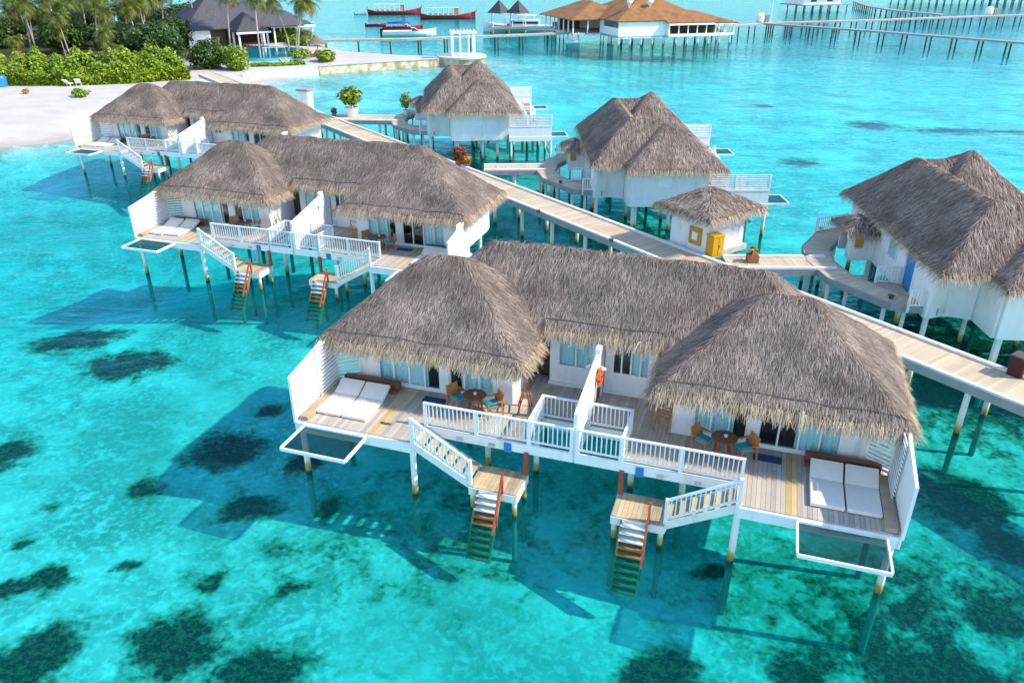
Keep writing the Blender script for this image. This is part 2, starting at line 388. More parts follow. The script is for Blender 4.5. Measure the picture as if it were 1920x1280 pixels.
    if fringe:
        E = np.array(edges); ln = np.hypot(E[:, 2] - E[:, 0], E[:, 3] - E[:, 1]); n = int(fdens * ln.sum())
        k = RNG.choice(len(E), n, p=ln / ln.sum()); t = RNG.random(n)[:, None]
        p2 = E[k, :2] * (1 - t) + E[k, 2:4] * t; O = E[k, 4:6]
        inn = RNG.uniform(-.03, .30, n)[:, None]
        p2 = p2 - O * inn
        z = f(p2[:, 0], p2[:, 1])
        P = np.column_stack([p2, z + .03 - .06 * RNG.random(n)])
        d = np.column_stack([O * RNG.uniform(.35, .95, (n, 1)), -RNG.uniform(.75, 1.1, n)]); tang = np.column_stack([-O[:, 1], O[:, 0], np.zeros(n)])
        d += tang * RNG.normal(0, .22, (n, 1)); d /= np.linalg.norm(d, axis=1)[:, None]
        Nn = np.column_stack([O * .8, np.full(n, .6)])
        Ln = fr_len * RNG.uniform(.6, 1.25, n)
        mb = MB(); mb.quads(strand_quads(P, d, Nn, Ln, .026 * RNG.uniform(.6, 1.5, n), RNG.uniform(0, .06, n), .05))
        mb.build('eave_fringe', 'thatch_fringe', ob)
        runs = {}
        for (ax, ay, bx, by, di, dj) in edges:
            if not (dj < 0 and batten): continue
            o_ = .33
            p = np.array([ax - di * o_, ay - dj * o_]); q = np.array([bx - di * o_, by - dj * o_])
            if not (inside(p[0], p[1], .1) and inside(q[0], q[1], .1)): continue
            zp, zq = float(f(p[0], p[1])), float(f(q[0], q[1]))
            runs.setdefault((di, dj, round(ax if di else ay, 2), (ax if dj else 0) > 0 and abs(ay) < 3), MB()).bar((*p, zp + .03), (*q, zq + .025), .035, .04)
        for mb in runs.values(): mb.build('eave_batten', 'dark_timber', ob)
    return ob

# ------------------------------------------------------------------ stilt villa (local frame: x along the deck front, -y to the sea)
DK = 2.2
def rail(mb, p, q, h=.88, gap=.155):
    p, q = Vector(p), Vector(q); up = Vector((0, 0, 1))
    mb.bar(p + up * h, q + up * h, .09, .055); mb.bar(p + up * .10, q + up * .10, .05, .06)
    L_ = (q - p).length; n = max(2, round(L_ / gap))
    for i in range(1, n):
        c = p.lerp(q, i / n); mb.bar(c + up * .12, c + up * (h - .02), .05, .035)
    k = max(1, round(L_ / 1.9))
    for i in range(k + 1):
        c = p.lerp(q, i / k); mb.bar(c - up * .28, c + up * (h + .03), .10, .10)
def planks(mb, x0, x1, y0, y1, z, w=.145, gap=.008, along='y'):
    a0, a1 = (x0, x1) if along == 'y' else (y0, y1); b0, b1 = (y0, y1) if along == 'y' else (x0, x1)
    n = max(1, round((a1 - a0) / w)); w = (a1 - a0) / n
    for i in range(n):
        b = b0
        while b < b1 - .01:
            e = min(b1, b + random.uniform(1.8, 3.6))
            if b1 - e < .5: e = b1
            dz = random.uniform(-.004, .004)
            if along == 'y': mb.box(a0 + i * w + gap / 2, a0 + (i + 1) * w - gap / 2, b + .003, e - .003, z - .035, z + dz)
            else: mb.box(b + .003, e - .003, a0 + i * w + gap / 2, a0 + (i + 1) * w - gap / 2, z - .035, z + dz)
            b = e
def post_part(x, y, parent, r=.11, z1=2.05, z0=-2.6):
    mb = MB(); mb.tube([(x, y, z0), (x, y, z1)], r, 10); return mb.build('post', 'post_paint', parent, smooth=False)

def build_villa(name, label, group, kind):
    A = kind == 'duplex'
    v = thing(name, label, 'villa', group=group)
    HW = 9.9 if A else 8.6
    kx = HW / 9.9
    def k(x): return x * kx if abs(x) > 1.7 else x
    ys = 0 if A else -.5                                       # single villas have a slightly deeper front deck
    # roof
    if A:
        bl = [(-10.1, -2.2, 1.0, 7.5, 4.38, .815, .815), (2.2, 10.1, 1.0, 7.5, 4.38, .815, .815), (-7.6, 7.9, 3.75, 8.9, 4.66, .94, .93)]
    else:
        bl = [(-8.4, -.1, 1.0, 7.8, 4.38, .67, .80), (.1, 8.4, 1.0, 7.8, 4.38, .79, .95), (-7.0, 7.0, 4.5, 10.0, 4.38, 1.0, 1.0), (-7.0, -1.6, 1.3, 10.0, 4.36, 1.0, 1.0), (1.6, 7.0, 1.3, 10.0, 4.36, 1.0, 1.0)]
    thatch_roof('roof', bl, v, 560 if A else 260, strand=(.31, .0135) if A else (.38, .022), fdens=260 if A else 120, batten=A)
    # deck
    y1 = -1.2 + ys
    mb = MB(); bds = {-1: MB(), 1: MB()}; sl = MB()
    for s in (-1, 1):
        bd = bds[s]
        def P(m_, a, b, c, d):
            planks(m_, *sorted((s * a, s * b)), c, d, DK)
            sl.box(s * a, s * b, c, d, DK - .22, DK - .05)
        P(mb, 0.02, 1.6, 1.80, 4.25)
        P(mb, 1.6, 2.9, 0, 4.75)
        P(mb, 2.9, k(5.45), 0, 2.3)
        P(mb, k(5.45), k(6.75), y1, 2.3)
        P(bd, k(6.75), k(7.08), y1, 2.3)
        P(mb, k(7.08), k(9.85), y1, 2.3)
    mb.build('deck_floor', 'planks', v); [b_.build('deck_border', 'planks_border', v) for b_ in bds.values()]; sl.build('deck_frame', 'grey_timber', v)
    mb = MB()
    for s in (-1, 1):
        mb.box(s * .03, s * k(5.42), -.09, -.002, DK - .42, DK - .06)
        mb.box(s * k(5.42), s * k(9.85), y1 - .09, y1 - .002, DK - .42, DK - .04)
        mb.box(s * (k(5.42)), s * (k(5.42) - .09), y1, -.1, DK - .42, DK - .06)
        mb.box(s * k(9.86), s * (k(9.86) + .08), y1 - .09, 2.2, DK - .42, DK - .02)
        mb.box(s * .05, s * 1.6, 1.68, 1.775, DK - .42, DK - .06)
        mb.box(s * 1.57, s * 1.64, 0.0, 1.7, DK - .42, DK - .06)
    mb.build('fascia', 'white_paint', v)
    # walls
    wl = MB(); it = MB()
    yw, zt = 2.15, 4.95
    zp = 4.70 if A else 4.42
    for s in (-1, 1):
        for a, b in ((2.9, 3.6), (5.4, 5.75), (8.35, 9.06)):
            wl.box(s * k(a), s * k(b), yw, yw + .16, 2.0, zt if 3 < a < 8 else zp)
        wl.box(s * k(3.6), s * k(5.4), yw, yw + .16, 4.25, zt); wl.box(s * k(5.75), s * k(8.35), yw, yw + .16, 4.25, zt)
        wl.box(s * k(3.6), s * k(5.4), yw, yw + .16, 2.0, 2.32); wl.box(s * k(5.75), s * k(8.35), yw, yw + .16, 2.0, 2.27)
        wl.box(s * k(2.9), s * (k(2.9) + .16), yw + .162, 4.8, 2.0, zp)
        ye = 7.4
        wl.box(s * (k(9.06) - .16), s * k(9.06), yw + .162, ye, 1.85 if A else 1.75, zt - .15 if A else 4.42)
        it.box(s * 3.15, s * (k(9.06) - .18), 4.9, 5.0, 2.2, 4.9); it.box(s * 3.1, s * (k(9.06) - .18), yw + .2, 4.9, 2.14, 2.18)
        wl.box(s * 2.05, s * 2.88, 4.8, 4.9, 4.25, zp)
        it.box(s * 2.05, s * 2.88, 4.84, 4.9, 2.2, 4.25)
        # recess with a window each side of the party wall
        wl.box(s * .08, s * .35, 4.2, 4.35, 2.0, zt); wl.box(s * 1.75, s * 2.05, 4.2, 4.35, 2.0, zt)
        wl.box(s * .35, s * 1.75, 4.2, 4.35, 2.0, 2.98); wl.box(s * .35, s * 1.75, 4.2, 4.35, 4.25, zt)
        wl.box(s * .08, s * 2.08, 4.12, 4.198, 2.19, 2.32)
        it.box(s * .2, s * 2.0, 4.9, 5.0, 2.2, 4.8)
    if A:
        wl.box(-9.06, 9.06, 7.402, 7.55, 1.9, 4.8)
    else:
        wl.box(-7.7, -5.6, 7.402, 7.55, 1.75, 4.45); wl.box(5.6, 7.7, 7.402, 7.55, 1.75, 4.45)
        for s in (-1, 1):                                       # curved bathroom wall between wing and back
            arc = [(s * (7.55 - 2.0 * math.sin(t) ** 1.5), 7.0 + 2.75 * (1 - math.cos(t))) for t in np.linspace(0, math.pi / 2, 12)]
            arc = [(s * (5.75), 7.55)] + [(s * (5.75 - .35 * math.sin(t * 2) + 0), 7.55 + 2.0 * t / 1.57) for t in np.linspace(.1, 1.57, 8)]
            for (xa, ya), (xb, yb) in zip(arc[:-1], arc[1:]): wl.bar((xa, ya, 3.12), (xb, yb, 3.12), .16, 2.74)
            wl.box(s * 3.7, s * 5.76, 9.55, 9.7, 1.75, 4.5)
        wl.box(-2.6, 3.7, 9.55, 9.7, 1.9, 4.5)
        wl.box(-3.7, -2.6, 9.55, 9.7, 4.1, 4.5)
    wl.build('wall', 'white_paint', v); it.build('interior_wall', 'interior', v)
    sl = MB(); sl.box(-k(9.0), k(9.0), 2.35, 7.3, 1.75, 2.0); sl.build('floor_slab', 'concrete', v)
    # windows, doors, curtains
    def window(x0, x1, y, z0, z1, n, nm='window', outward=-1):
        fm = MB(); t = .06
        fm.box(x0, x1, y - .05, y + .05, z0, z0 + t); fm.box(x0, x1, y - .05, y + .05, z1 - t, z1)
        w = (x1 - x0) / n
        for i in range(n + 1):
            c = x0 + i * w; c = min(max(c, min(x0, x1) + t / 2), max(x0, x1) - t / 2)
            fm.box(c - t / 2, c + t / 2, y - .048, y + .048, z0 + t, z1 - t)
        fo = fm.build(nm, 'white_paint', v)
        g = MB(); g.box(x0 + .02 * np.sign(x1 - x0), x1 - .02 * np.sign(x1 - x0), y + .010, y + .018, z0 + .03, z1 - .03); g.build('pane', 'window_glass', fo)
        return fo
    def curtain(x0, x1, y, z0, z1, fo):
        x0, x1 = sorted((x0, x1)); n = int((x1 - x0) / .035); c = MB()
        pts = [(x0 + (x1 - x0) * i / n, y + .045 * math.sin(i * 1.15 + random.random() * .8)) for i in range(n + 1)]
        for z in (z0, z1): c.v += [(px, py, z) for px, py in pts]
        c.f += [(i, i + 1, n + 2 + i, n + 1 + i) for i in range(n)]
        c.build('curtain', 'curtain', fo, smooth=True)
    for s in (-1, 1):
        fo = window(s * k(3.6), s * k(5.4), yw + .08, 2.32, 4.25, 3)
        curtain(s * k(3.65), s * k(4.95), yw + .17, 2.34, 4.22, fo)
        do = window(s * k(5.75), s * k(8.35), yw + .08, 2.27, 4.25, 4, 'sliding_door')
        if s > 0: curtain(k(6.95), k(8.3), yw + .17, 2.29, 4.22, do)
        else: curtain(-k(8.3), -k(6.3), yw + .17, 2.29, 4.22, do)
        fo = window(s * .35, s * 1.75, 4.28, 2.98, 4.25, 2 if s < 0 else 4)
        if s < 0: curtain(-1.72, -.38, 4.38, 3.0, 4.22, fo)
        else: curtain(1.0, 1.72, 4.38, 3.0, 4.22, fo)
    # party wall between the two decks
    mb = MB()
    prof = [(-.02, DK - .45), (4.18, DK - .45), (4.18, DK + 2.15), (3.1, DK + 2.1), (-.02, DK + 1.45)]
    o = len(mb.v); n = len(prof)
    mb.v += [(-.06, y, z) for y, z in prof] + [(.06, y, z) for y, z in prof]
    mb.f += [tuple(range(n)), tuple(reversed(range(n, 2 * n)))] + [(i, i + n, (i + 1) % n + n, (i + 1) % n) for i in range(n)]
    mb.box(-.09, .09, 3.1, 3.45, DK + 2.1, DK + 2.32)
    mb.build('party_wall', 'white_paint', v)
    for s in (-1, 1):
        mb = MB(); x = s * .28
        mb.tube([(s * .07, 2.9, DK + 1.75), (x, 2.9, DK + 1.75), (x, 2.9, DK + 1.7)], .02, 6); mb.lathe((x, 2.9, DK + 1.66), [(.02, .05), (.10, .02), (.10, 0)], 12)
        mb.build('outdoor_shower', 'white_paint', v)
    # outer screens
    for s in (-1, 1):
        X = k(9.9)
        if A:
            mb = MB()
            mb.v += [(s * X, 1.7, DK - .1), (s * X, y1 - .08, DK - .1), (s * X, y1 - .08, DK + 1.75), (s * X, 1.7, DK + 2.25)]
            q = [(a + s * .09, b, c) for a, b, c in mb.v]; mb.v += q
            mb.f += [(0, 1, 2, 3), (7, 6, 5, 4), (0, 4, 5, 1), (1, 5, 6, 2), (2, 6, 7, 3), (3, 7, 4, 0)]
            mb.build('privacy_panel', 'white_paint', v)
            mb = MB(); p, q = Vector((s * 9.12, 2.2, 0)), Vector((s * 9.88, 1.72, 0))
            for c in (p, q): mb.bar(c + Vector((0, 0, DK)), c + Vector((0, 0, DK + 2.2)), .09)
            for i in range(14): 
                z = DK + .14 + i * .152; mb.bar(p + Vector((0, 0, z)), q + Vector((0, 0, z)), .035, .10, up=(0, -.5, 1))
            r_ = Vector((s * 9.80, .35, 0)); q = Vector((s * 9.80, 1.66, 0))
            for i in range(14):
                z = DK + .14 + i * .15; mb.bar(q + Vector((0, 0, z)), r_ + Vector((0, 0, z)), .035, .10, up=(-s * .5, 0, 1))
            mb.build('louvre_screen', 'white_paint', v)
        else:
            mb = MB(); mb.box(s * (X - .06), s * X, y1 - .05, 2.2, DK - .35, DK + .85); mb.box(s * (X - .09), s * (X + .03), y1 - .05, 2.2, DK + .85, DK + .95)
            mb.box(s * (X - .07), s * (X + .01), y1 - .07, y1 + .03, DK + .95, DK + 1.95); mb.box(s * (X - .07), s * (X + .01), .5, .6, DK + .95, DK + 1.95)
            mb.build('privacy_panel', 'white_paint', v)
            mb = MB()
            for i in range(7): mb.bar((s * (X - .03), y1, DK + 1.04 + i * .14), (s * (X - .03), 2.2, DK + 1.04 + i * .14), .03, .10, up=(s * .4, 0, 1))
            mb.build('louvre_screen', 'white_paint', v)
        mb = MB(); mb.box(s * (X - .42), s * (X - .1), y1 + .05, 1.55, DK + .005, DK + .16); mb.build('deck_ledge', 'planks_old', v, bevel=.015)
        mb = MB(); mb.box(s * k(7.3), s * k(9.6), 1.72, 1.98, DK + .005, DK + .34); mb.box(s * k(7.3), s * k(9.6), 1.5, 1.72, DK + .005, DK + .13)
        mb.build('bed_headboard', 'brown_wood', v, bevel=.02)
        # hammock net
        a, b, c, d = k(7.1), k(9.55), y1 - .12, y1 - 1.62
        mb = MB(); z = DK - .12
        for p, q in (((a, c), (b, c)), ((a, d), (b, d))): mb.bar((s * p[0], p[1], z), (s * q[0], q[1], z), .06, .12)
        for e in (a, b): mb.bar((s * e, c - .05, z + .002), (s * e, d + .05, z + .002), .06, .12)
        fo = mb.build('net_frame', 'white_paint', v)
        mb = MB(); g = 8; mb.v = [(s * (a + .05 + (b - a - .1) * i / g), c - .05 + (d - c + .1) * j / g, z - .10 * math.sin(math.pi * i / g) * math.sin(math.pi * j / g)) for i in range(g + 1) for j in range(g + 1)]
        mb.f = [(i * (g + 1) + j, (i + 1) * (g + 1) + j, (i + 1) * (g + 1) + j + 1, i * (g + 1) + j + 1) for i in range(g) for j in range(g)]
        mb.build('net', 'net_cloth', fo, smooth=True)
        # railings
        def RL(p, q):
            mb = MB(); rail(mb, (s * p[0], p[1], DK), (s * q[0], q[1], DK)); mb.build('railing', 'white_paint', v)
        RL((1.6, -.045), (k(5.4), -.045)); RL((.1, -.045), (1.56, -.045)); RL((.1, 1.73), (1.6, 1.73)); RL((1.6, .05), (1.6, 1.68))
        # stair to the landing
        xa, xb, za, zb = k(5.42), k(3.3), DK, .95
        mb = MB(); nst = 6
        for i in range(nst):
            t = (i + .5) / nst; x = xa + (xb - xa) * t; z = za + (zb - za) * (i + 1) / (nst + 1)
            mb.box(s * (x - .16), s * (x + .16), -1.15, -.2, z - .05, z)
        so = mb.build('stair', 'planks_old', v)
        mb = MB()
        for y in (-1.18, -.17): mb.bar((s * xa, y, za - .15), (s * xb, y, zb - .1), .06, .26)
        mb.build('stringer', 'white_weathered', so)
        mb = MB(); up = Vector((0, 0, 1)); p, q = Vector((s * (xa - .03), -1.2, za)), Vector((s * xb, -1.2, zb))
        mb.bar(p + up * .9, q + up * .9, .09, .06); mb.bar(p + up * .16, q + up * .16, .05, .07)
        for i in range(1, 15):
            c = p.lerp(q, i / 15); mb.bar(c + up * .16, c + up * .88, .05, .035)
        mb.bar(p - up * .3, p + up * .95, .11); mb.bar(q - up * .3, q + up * .95, .11)
        mb.build('handrail', 'white_paint', so)
        # landing
        la, lb = k(1.6), k(3.3)
        mb = MB(); planks(mb, *sorted((s * la, s * lb)), -1.35, -.05, .95, .15)
        lo = mb.build('landing', 'planks_old', v)
        mb = MB()
        for y in (-1.38, -.08): mb.box(s * la, s * lb, y, y + .06, .62, .91)
        for x in (la, lb): mb.box(s * (x - .03), s * (x + .03), -1.32, -.08, .62, .905)
        mb.build('landing_frame', 'white_weathered', lo)
        for x, y in ((la + .1, -1.25), (lb - .1, -1.25), (la + .1, -.15), (lb - .1, -.15)): post_part(s * x, y, lo, .09, .9)
        mb = MB(); mb.bar((s * (la + .05), -.12, .95), (s * (la + .05), -.12, 1.85), .14, .14); mb.build('mooring_post', 'red_wood', lo)
        # ladder into the water
        xc = s * (la + lb) / 2 - .1
        p0, p1 = Vector((0, -1.42, .9)), Vector((0, -2.6, -1.05))
        mb = MB(); tr_ = MB()
        for e in (-.40, .40): mb.bar(p0 + Vector((xc + e, 0, 0)), p1 + Vector((xc + e, 0, 0)), .06, .16)
        ldr = mb.build('ladder', 'tread_wood', v)
        for i in range(10):
            c = p0.lerp(p1, (i + .4) / 10); tr_ = MB(); tr_.box(xc - .39, xc + .39, c.y - .16, c.y + .10, c.z - .025, c.z + .025)
            tr_.build('tread', 'white_weathered' if i < 3 else 'tread_wood', ldr)
        mb = MB(); e = xc + .45
        mb.bar((e, -1.35, .9), (e, -1.35, 1.75), .07); mb.bar((e, -1.33, 1.72), (e, -2.6, -.35), .06, .08); mb.bar((e, -1.95, -.3), (e, -1.95, .75), .05)
        mb.build('ladder_rail', 'red_wood', ldr)
        # small plates and lights hung on the fascia
        mb = MB(); x = s * k(2.1) if s > 0 else -k(2.45); mb.box(x, x + .26, -.135, -.092, DK - .46, DK - .10); mb.build('fascia_plate', 'blue_plastic', v)
        for x in (2.9, 4.1):
            mb = MB(); mb.box(s * k(x) - .11, s * k(x) + .11, -.16, -.092, DK - .34, DK - .24); mb.build('deck_light', 'concrete', v)
        # stilts
        for x, y in ((9.72, y1 + .02), (5.42, y1 + .05), (3.57, 1.33), (9.8, 2.0), (1.75, 1.5), (8.6, 4.6), (5.6, 4.6), (2.4, 5.2), (8.6, 7.1), (5.2, 7.1)):
            post_part(s * k(x), y, v)
    if not A:
        # entrance side
        thatch_roof('porch_roof', [(.9, 3.7, 9.5, 11.5, 3.7, .6, .6)], v, 110, strand=(.42, .038), fdens=100)
        mb = MB(); mb.box(1.3, 1.42, 9.71, 11.0, 2.0, 3.85); mb.box(1.42, 2.0, 10.88, 11.0, 2.0, 3.85); mb.build('porch_wall', 'white_paint', v)
        mb = MB(); mb.box(3.2, 3.32, 9.71, 11.0, 2.0, 3.85); mb.build('porch_wall', 'white_paint', v)
        mb = MB(); mb.box(1.16, 1.295, 10.4, 10.85, 2.75, 3.5); mb.build('lifebuoy_box', 'yellow_wood', v, bevel=.04)
        mb = MB(); mb.box(-3.7, -2.6, 9.56, 9.62, 2.2, 4.1); mb.build('entrance_door', 'blue_plastic', v)
        fo = window(-1.6, -.4, 9.72, 3.0, 4.0, 1); fo2 = window(1.2, 2.4, 2.1, 9, 9.1, 1) if False else None
        mb = MB(); x = -k(9.06); y0, yy = 4.6, 5.6
        for p, q in (((y0, 3.1), (yy, 3.1)), ((y0, 4.0), (yy, 4.0)), ((y0, 3.1), (y0, 4.0)), ((yy, 3.1), (yy, 4.0))): mb.bar((x - .01, p[0], p[1]), (x - .01, q[0], q[1]), .07, .07)
        fo = mb.build('window', 'white_paint', v)
        mb = MB(); mb.box(x - .012, x - .004, y0, yy, 3.1, 4.0); mb.build('pane', 'curtain', fo)
        path = [(-4.9, 8.9), (-4.6, 10.6), (-1.7, 12.4), (.5, 12.75), (2.7, 12.4), (5.1, 11.0), (5.9, 9.6)]
        mb, fr_ = MB(), MB()
        strip(mb, fr_, path, 1.35, DK)
        wk = mb.build('entry_walkway', 'walk_planks', v); fr_.build('walkway_frame', 'grey_timber', wk)
        for (x, y) in path[1:-1]:
            post_part(x - .1, y - .45, wk, .1); post_part(x + .1, y + .45, wk, .1)
        mb = MB(); mb.box(-4.2, -2.4, 9.72, 11.0, DK - .2, DK - .01); mb.build('entry_landing', 'walk_planks', v)
        mb = MB(); rail(mb, (-5.5, 10.4, DK), (-5.5, 8.7, DK)); mb.build('railing', 'white_paint', v)
        mb = MB(); rail(mb, (-2.5, 10.9, DK), (-2.5, 9.8, DK)); mb.build('railing', 'white_paint', v)
        mb = MB(); rail(mb, (5.4, 11.7, DK), (6.5, 9.6, DK)); mb.build('railing', 'white_paint', v)
        for x, y in ((-5.4, 9.4), (-2.5, 9.4), (2.5, 9.4), (5.4, 9.4)): post_part(x, y, v, .13, 1.9)
        for x, y in ((-7.3, 6.9), (-7.3, 3.2), (7.3, 6.9), (7.3, 3.2)): post_part(x, y, v, .13, 1.9)
    return v

def strip(top, frame, path, w, z, cross=.15):
    """plank path: boards laid across a centre line, edge beams each side"""
    P = [Vector((*p, 0)) for p in path]; n = len(P)
    T = [(P[min(i + 1, n - 1)] - P[max(i - 1, 0)]).normalized() for i in range(n)]
    Nn = [Vector((-t.y, t.x, 0)) for t in T]
    for i in range(n - 1):
        L_ = (P[i + 1] - P[i]).length; k = max(1, int(L_ / cross))
        for j in range(k):
            a, b = j / k + .02 / k, (j + 1) / k - .02 / k
            pa, pb = P[i].lerp(P[i + 1], a), P[i].lerp(P[i + 1], b); na, nb = Nn[i].lerp(Nn[i + 1], a), Nn[i].lerp(Nn[i + 1], b)
            q = [pa - na * w / 2, pb - nb * w / 2, pb + nb * w / 2, pa + na * w / 2]; dz = random.uniform(-.004, .004)
            top.add([(*c.xy, z - .04) for c in q] + [(*c.xy, z + dz) for c in q], [(3, 2, 1, 0), (4, 5, 6, 7), (0, 1, 5, 4), (1, 2, 6, 5), (2, 3, 7, 6), (3, 0, 4, 7)][::1])
        for s in (-1, 1):
            frame.bar(P[i] + Nn[i] * s * (w / 2 + .04) + Vector((0, 0, z - .16)), P[i + 1] + Nn[i + 1] * s * (w / 2 + .04) + Vector((0, 0, z - .16)), .08, .36)
        frame.bar(P[i] + Vector((0, 0, z - .16)), P[i + 1] + Vector((0, 0, z - .16)), w * .96, .2)

# ------------------------------------------------------------------ the six villas
ANG = R(-18.2)
G1, G2 = 'duplex villas along the boardwalk', 'single villas on the open sea side of the boardwalk'
V1 = build_villa('duplex_villa', 'large thatched duplex villa on white stilts nearest the camera', G1, 'duplex')
VPOS = [(2.09, 21.47, ANG), (-12.35, 41.5, R(-18)), (-28.0, 65.6, R(-17.5))]
V1.location = (*VPOS[0][:2], 0); V1.rotation_euler = (0, 0, VPOS[0][2])
V2 = dup(V1, (*VPOS[1][:2], .08), VPOS[1][2], 'middle thatched duplex villa of the left row, partly behind the nearest roof', G1)
V3 = dup(V1, (*VPOS[2][:2], 0), VPOS[2][2], 'thatched duplex villa at the far end of the left row, beside the white beach', G1)
def place_B(c, th):
    return (c[0] + 7.3 * math.sin(th), c[1] - 7.3 * math.cos(th), 0)
S1 = build_villa('single_villa', 'thatched stilt villa cut off by the right edge, roof mostly in shadow', G2, 'single')
BP = [((22.2, 38.6), R(86)), ((8.1, 59.0), R(90)), ((-6.1, 79.9), R(95))]
S1.location = place_B(*BP[0]); S1.rotation_euler = (0, 0, BP[0][1])
S2 = dup(S1, place_B(*BP[1]), BP[1][1], 'thatched stilt villa with curved white walls right behind the small hut with the yellow cabinet', G2)
S3 = dup(S1, place_B(*BP[2]), BP[2][1], 'thatched stilt villa with white walls in front of the white pergola on the sand spit', G2)

def W(v, x, y, z=0.):
    px, py, a = v; c, s = math.cos(a), math.sin(a)
    return (px + x * c - y * s, py + x * s + y * c, z)

# ------------------------------------------------------------------ deck furniture
def make_chair(label, group):
    t = thing('armchair', label, 'chair', group=group)
    mb = MB()
    for i in range(5): mb.box(-.26 + i * .105, -.26 + i * .105 + .09, -.25, .25, .40, .43)
    mb.build('seat', 'teak', t)
    mb = MB(); mb.box(-.24, .24, -.25, .21, .432, .50); mb.build('cushion', 'turquoise_cloth', t, bevel=.025)
    mb = MB()
    mb.add([(-.27, .24, .44), (.27, .24, .44), (.27, .36, .88), (-.27, .36, .88), (-.27, .27, .44), (.27, .27, .44), (.27, .39, .88), (-.27, .39, .88)],
           [(0, 1, 2, 3), (7, 6, 5, 4), (0, 4, 5, 1), (1, 5, 6, 2), (2, 6, 7, 3), (3, 7, 4, 0)])
    mb.build('backrest', 'teak', t, bevel=.01)
    for sx in (-1, 1):
        mb = MB(); mb.bar((sx * .29, -.26, .63), (sx * .29, .32, .65), .06, .03); mb.build('armrest', 'teak', t)
        for y, y2, h in ((-.25, -.25, .62), (.25, .32, .64)):
            mb = MB(); mb.bar((sx * .29, y2 if y > 0 else -.27, 0), (sx * .29, y, h), .045); mb.build('leg', 'teak', t)
    return t
def make_table(label, group):
    t = thing('round_table', label, 'table', group=group)
    mb = MB(); mb.lathe((0, 0, 0), [(.41, .69), (.43, .70), (.43, .72), (.42, .73)], 32); mb.build('tabletop', 'brown_wood', t)
    for i in range(4):
        a = math.pi / 4 + i * math.pi / 2; mb = MB(); mb.bar((.34 * math.cos(a), .34 * math.sin(a), 0), (.22 * math.cos(a), .22 * math.sin(a), .69), .05); mb.build('leg', 'brown_wood', t)
    return t
def make_cup(label, group):
    mb = MB(); mb.lathe((0, 0, 0), [(.035, 0), (.06, .05), (.065, .08), (.05, .075), (.03, .02)], 14)
    return tag(mb.build('bowl', 'hull_white'), label, 'bowl', group)
def make_mattress(label, group):
    t = thing('sun_mattress', label, 'mattress', group=group)
    mb = MB(); mb.box(-.49, .49, -1.05, .28, .02, .15); mb.build('seat_pad', 'mattress_cloth', t, bevel=.03)
    mb = MB(); mb.add([(-.49, .29, .02), (.49, .29, .02), (.49, 1.0, .33), (-.49, 1.0, .33), (-.49, .29, .15), (.49, .29, .15), (.49, .95, .45), (-.49, .95, .45)],
                      [(0, 3, 2, 1), (4, 5, 6, 7), (0, 1, 5, 4), (1, 2, 6, 5), (2, 3, 7, 6), (3, 0, 4, 7)])
    mb.build('back_pad', 'mattress_cloth', t, bevel=.03)
    return t
def make_rack(label, group, m):
    t = thing('towel_rack', label, 'towel rack', group=group)
    for s in (-1, 1):
        mb = MB()
        for y in (-.3, .3): mb.bar((s * .26, y, 0), (s * .03, y, 1.15 if s > 0 else .85), .04)
        for z in (.35, .62, .84 if s < 0 else 1.14):
            x = s * (.26 - .23 * z / (1.15 if s > 0 else .85)); mb.bar((x, -.3, z), (x, .3, z), .035)
        mb.build('frame', m, t)
    return t
def make_doormat(label, group):
    mb = MB(); mb.box(-.45, .45, -.2, .2, .006, .025); return tag(mb.build('doormat', 'blue_mat', bevel=.005), label, 'doormat', group)

Z = DK
GC, GT, GM, GR, GD, GB = 'teak armchairs on the villa decks', 'round tables on the villa decks', 'white sun mattresses on the decks', 'towel racks on the decks', 'doormats at the sliding doors', 'white bowls on the round tables'
first = {}
def put(kind, maker, V, x, y, rz, label, group, z=Z):
    if kind not in first: o = maker(label, group); first[kind] = o
    else: o = copy_tree(first[kind]); o['label'] = label; o['group'] = group
    if V is not VPOS[0] and kind in ('chair', 'mattress'): x += random.uniform(-.05, .05); y += random.uniform(-.08, .08); rz += R(random.uniform(-9, 9) * (.25 if kind == 'mattress' else 1))
    o.location = W(V, x, y, z); o.rotation_euler = (0, 0, V[2] + rz); return o
def deck_set(V, where, wings=(-1, 1)):
    for s in wings:
        sd = f"{where}'s " + ('left' if s < 0 else 'right') + ' deck'
        dz = .08 if V is VPOS[1] else 0
        x, y = (-4.05, 1.28) if s < 0 else (4.72, 1.28)
        put('table', make_table, V, x, y, .2, f'round brown teak table on the {sd}', GT, Z + dz)
        put('bowl', make_cup, V, x + .03, y, 0, f'small white bowl on the round table on the {sd}', GB, Z + .73 + dz)
        put('chair', make_chair, V, x - .66, y + .08, R(62), f'teak armchair with turquoise cushion left of the table on the {sd}', GC, Z + dz)
        put('chair', make_chair, V, x + .66, y + .02, R(-48) if s < 0 else R(-55), f'teak armchair with turquoise cushion right of the table on the {sd}', GC, Z + dz)
        xm = -8.48 if s < 0 else 8.45
        for e, nm in ((-.52, 'left'), (.52, 'right')):
            put('mattress', make_mattress, V, xm + e, .45, 0, f'off white sun mattress, {nm} of the pair on the {sd}', GM, Z + dz)
        put('doormat', make_doormat, V, -5.75 if s < 0 else 6.15, 1.55, 0, f'dark blue doormat before the glass door on the {sd}', GD, Z + dz)
    if -1 in wings: put('rackb', lambda l, g: make_rack(l, g, 'brown_wood'), V, -2.35, 1.95, R(15), f'brown folding towel rack at the wall corner left on the deck of the {where}', GR)
    if 1 in wings: put('racky', lambda l, g: make_rack(l, g, 'yellow_wood'), V, 2.62, 2.3, R(75), f'pale wood towel rack in the right passage of the {where}', GR)
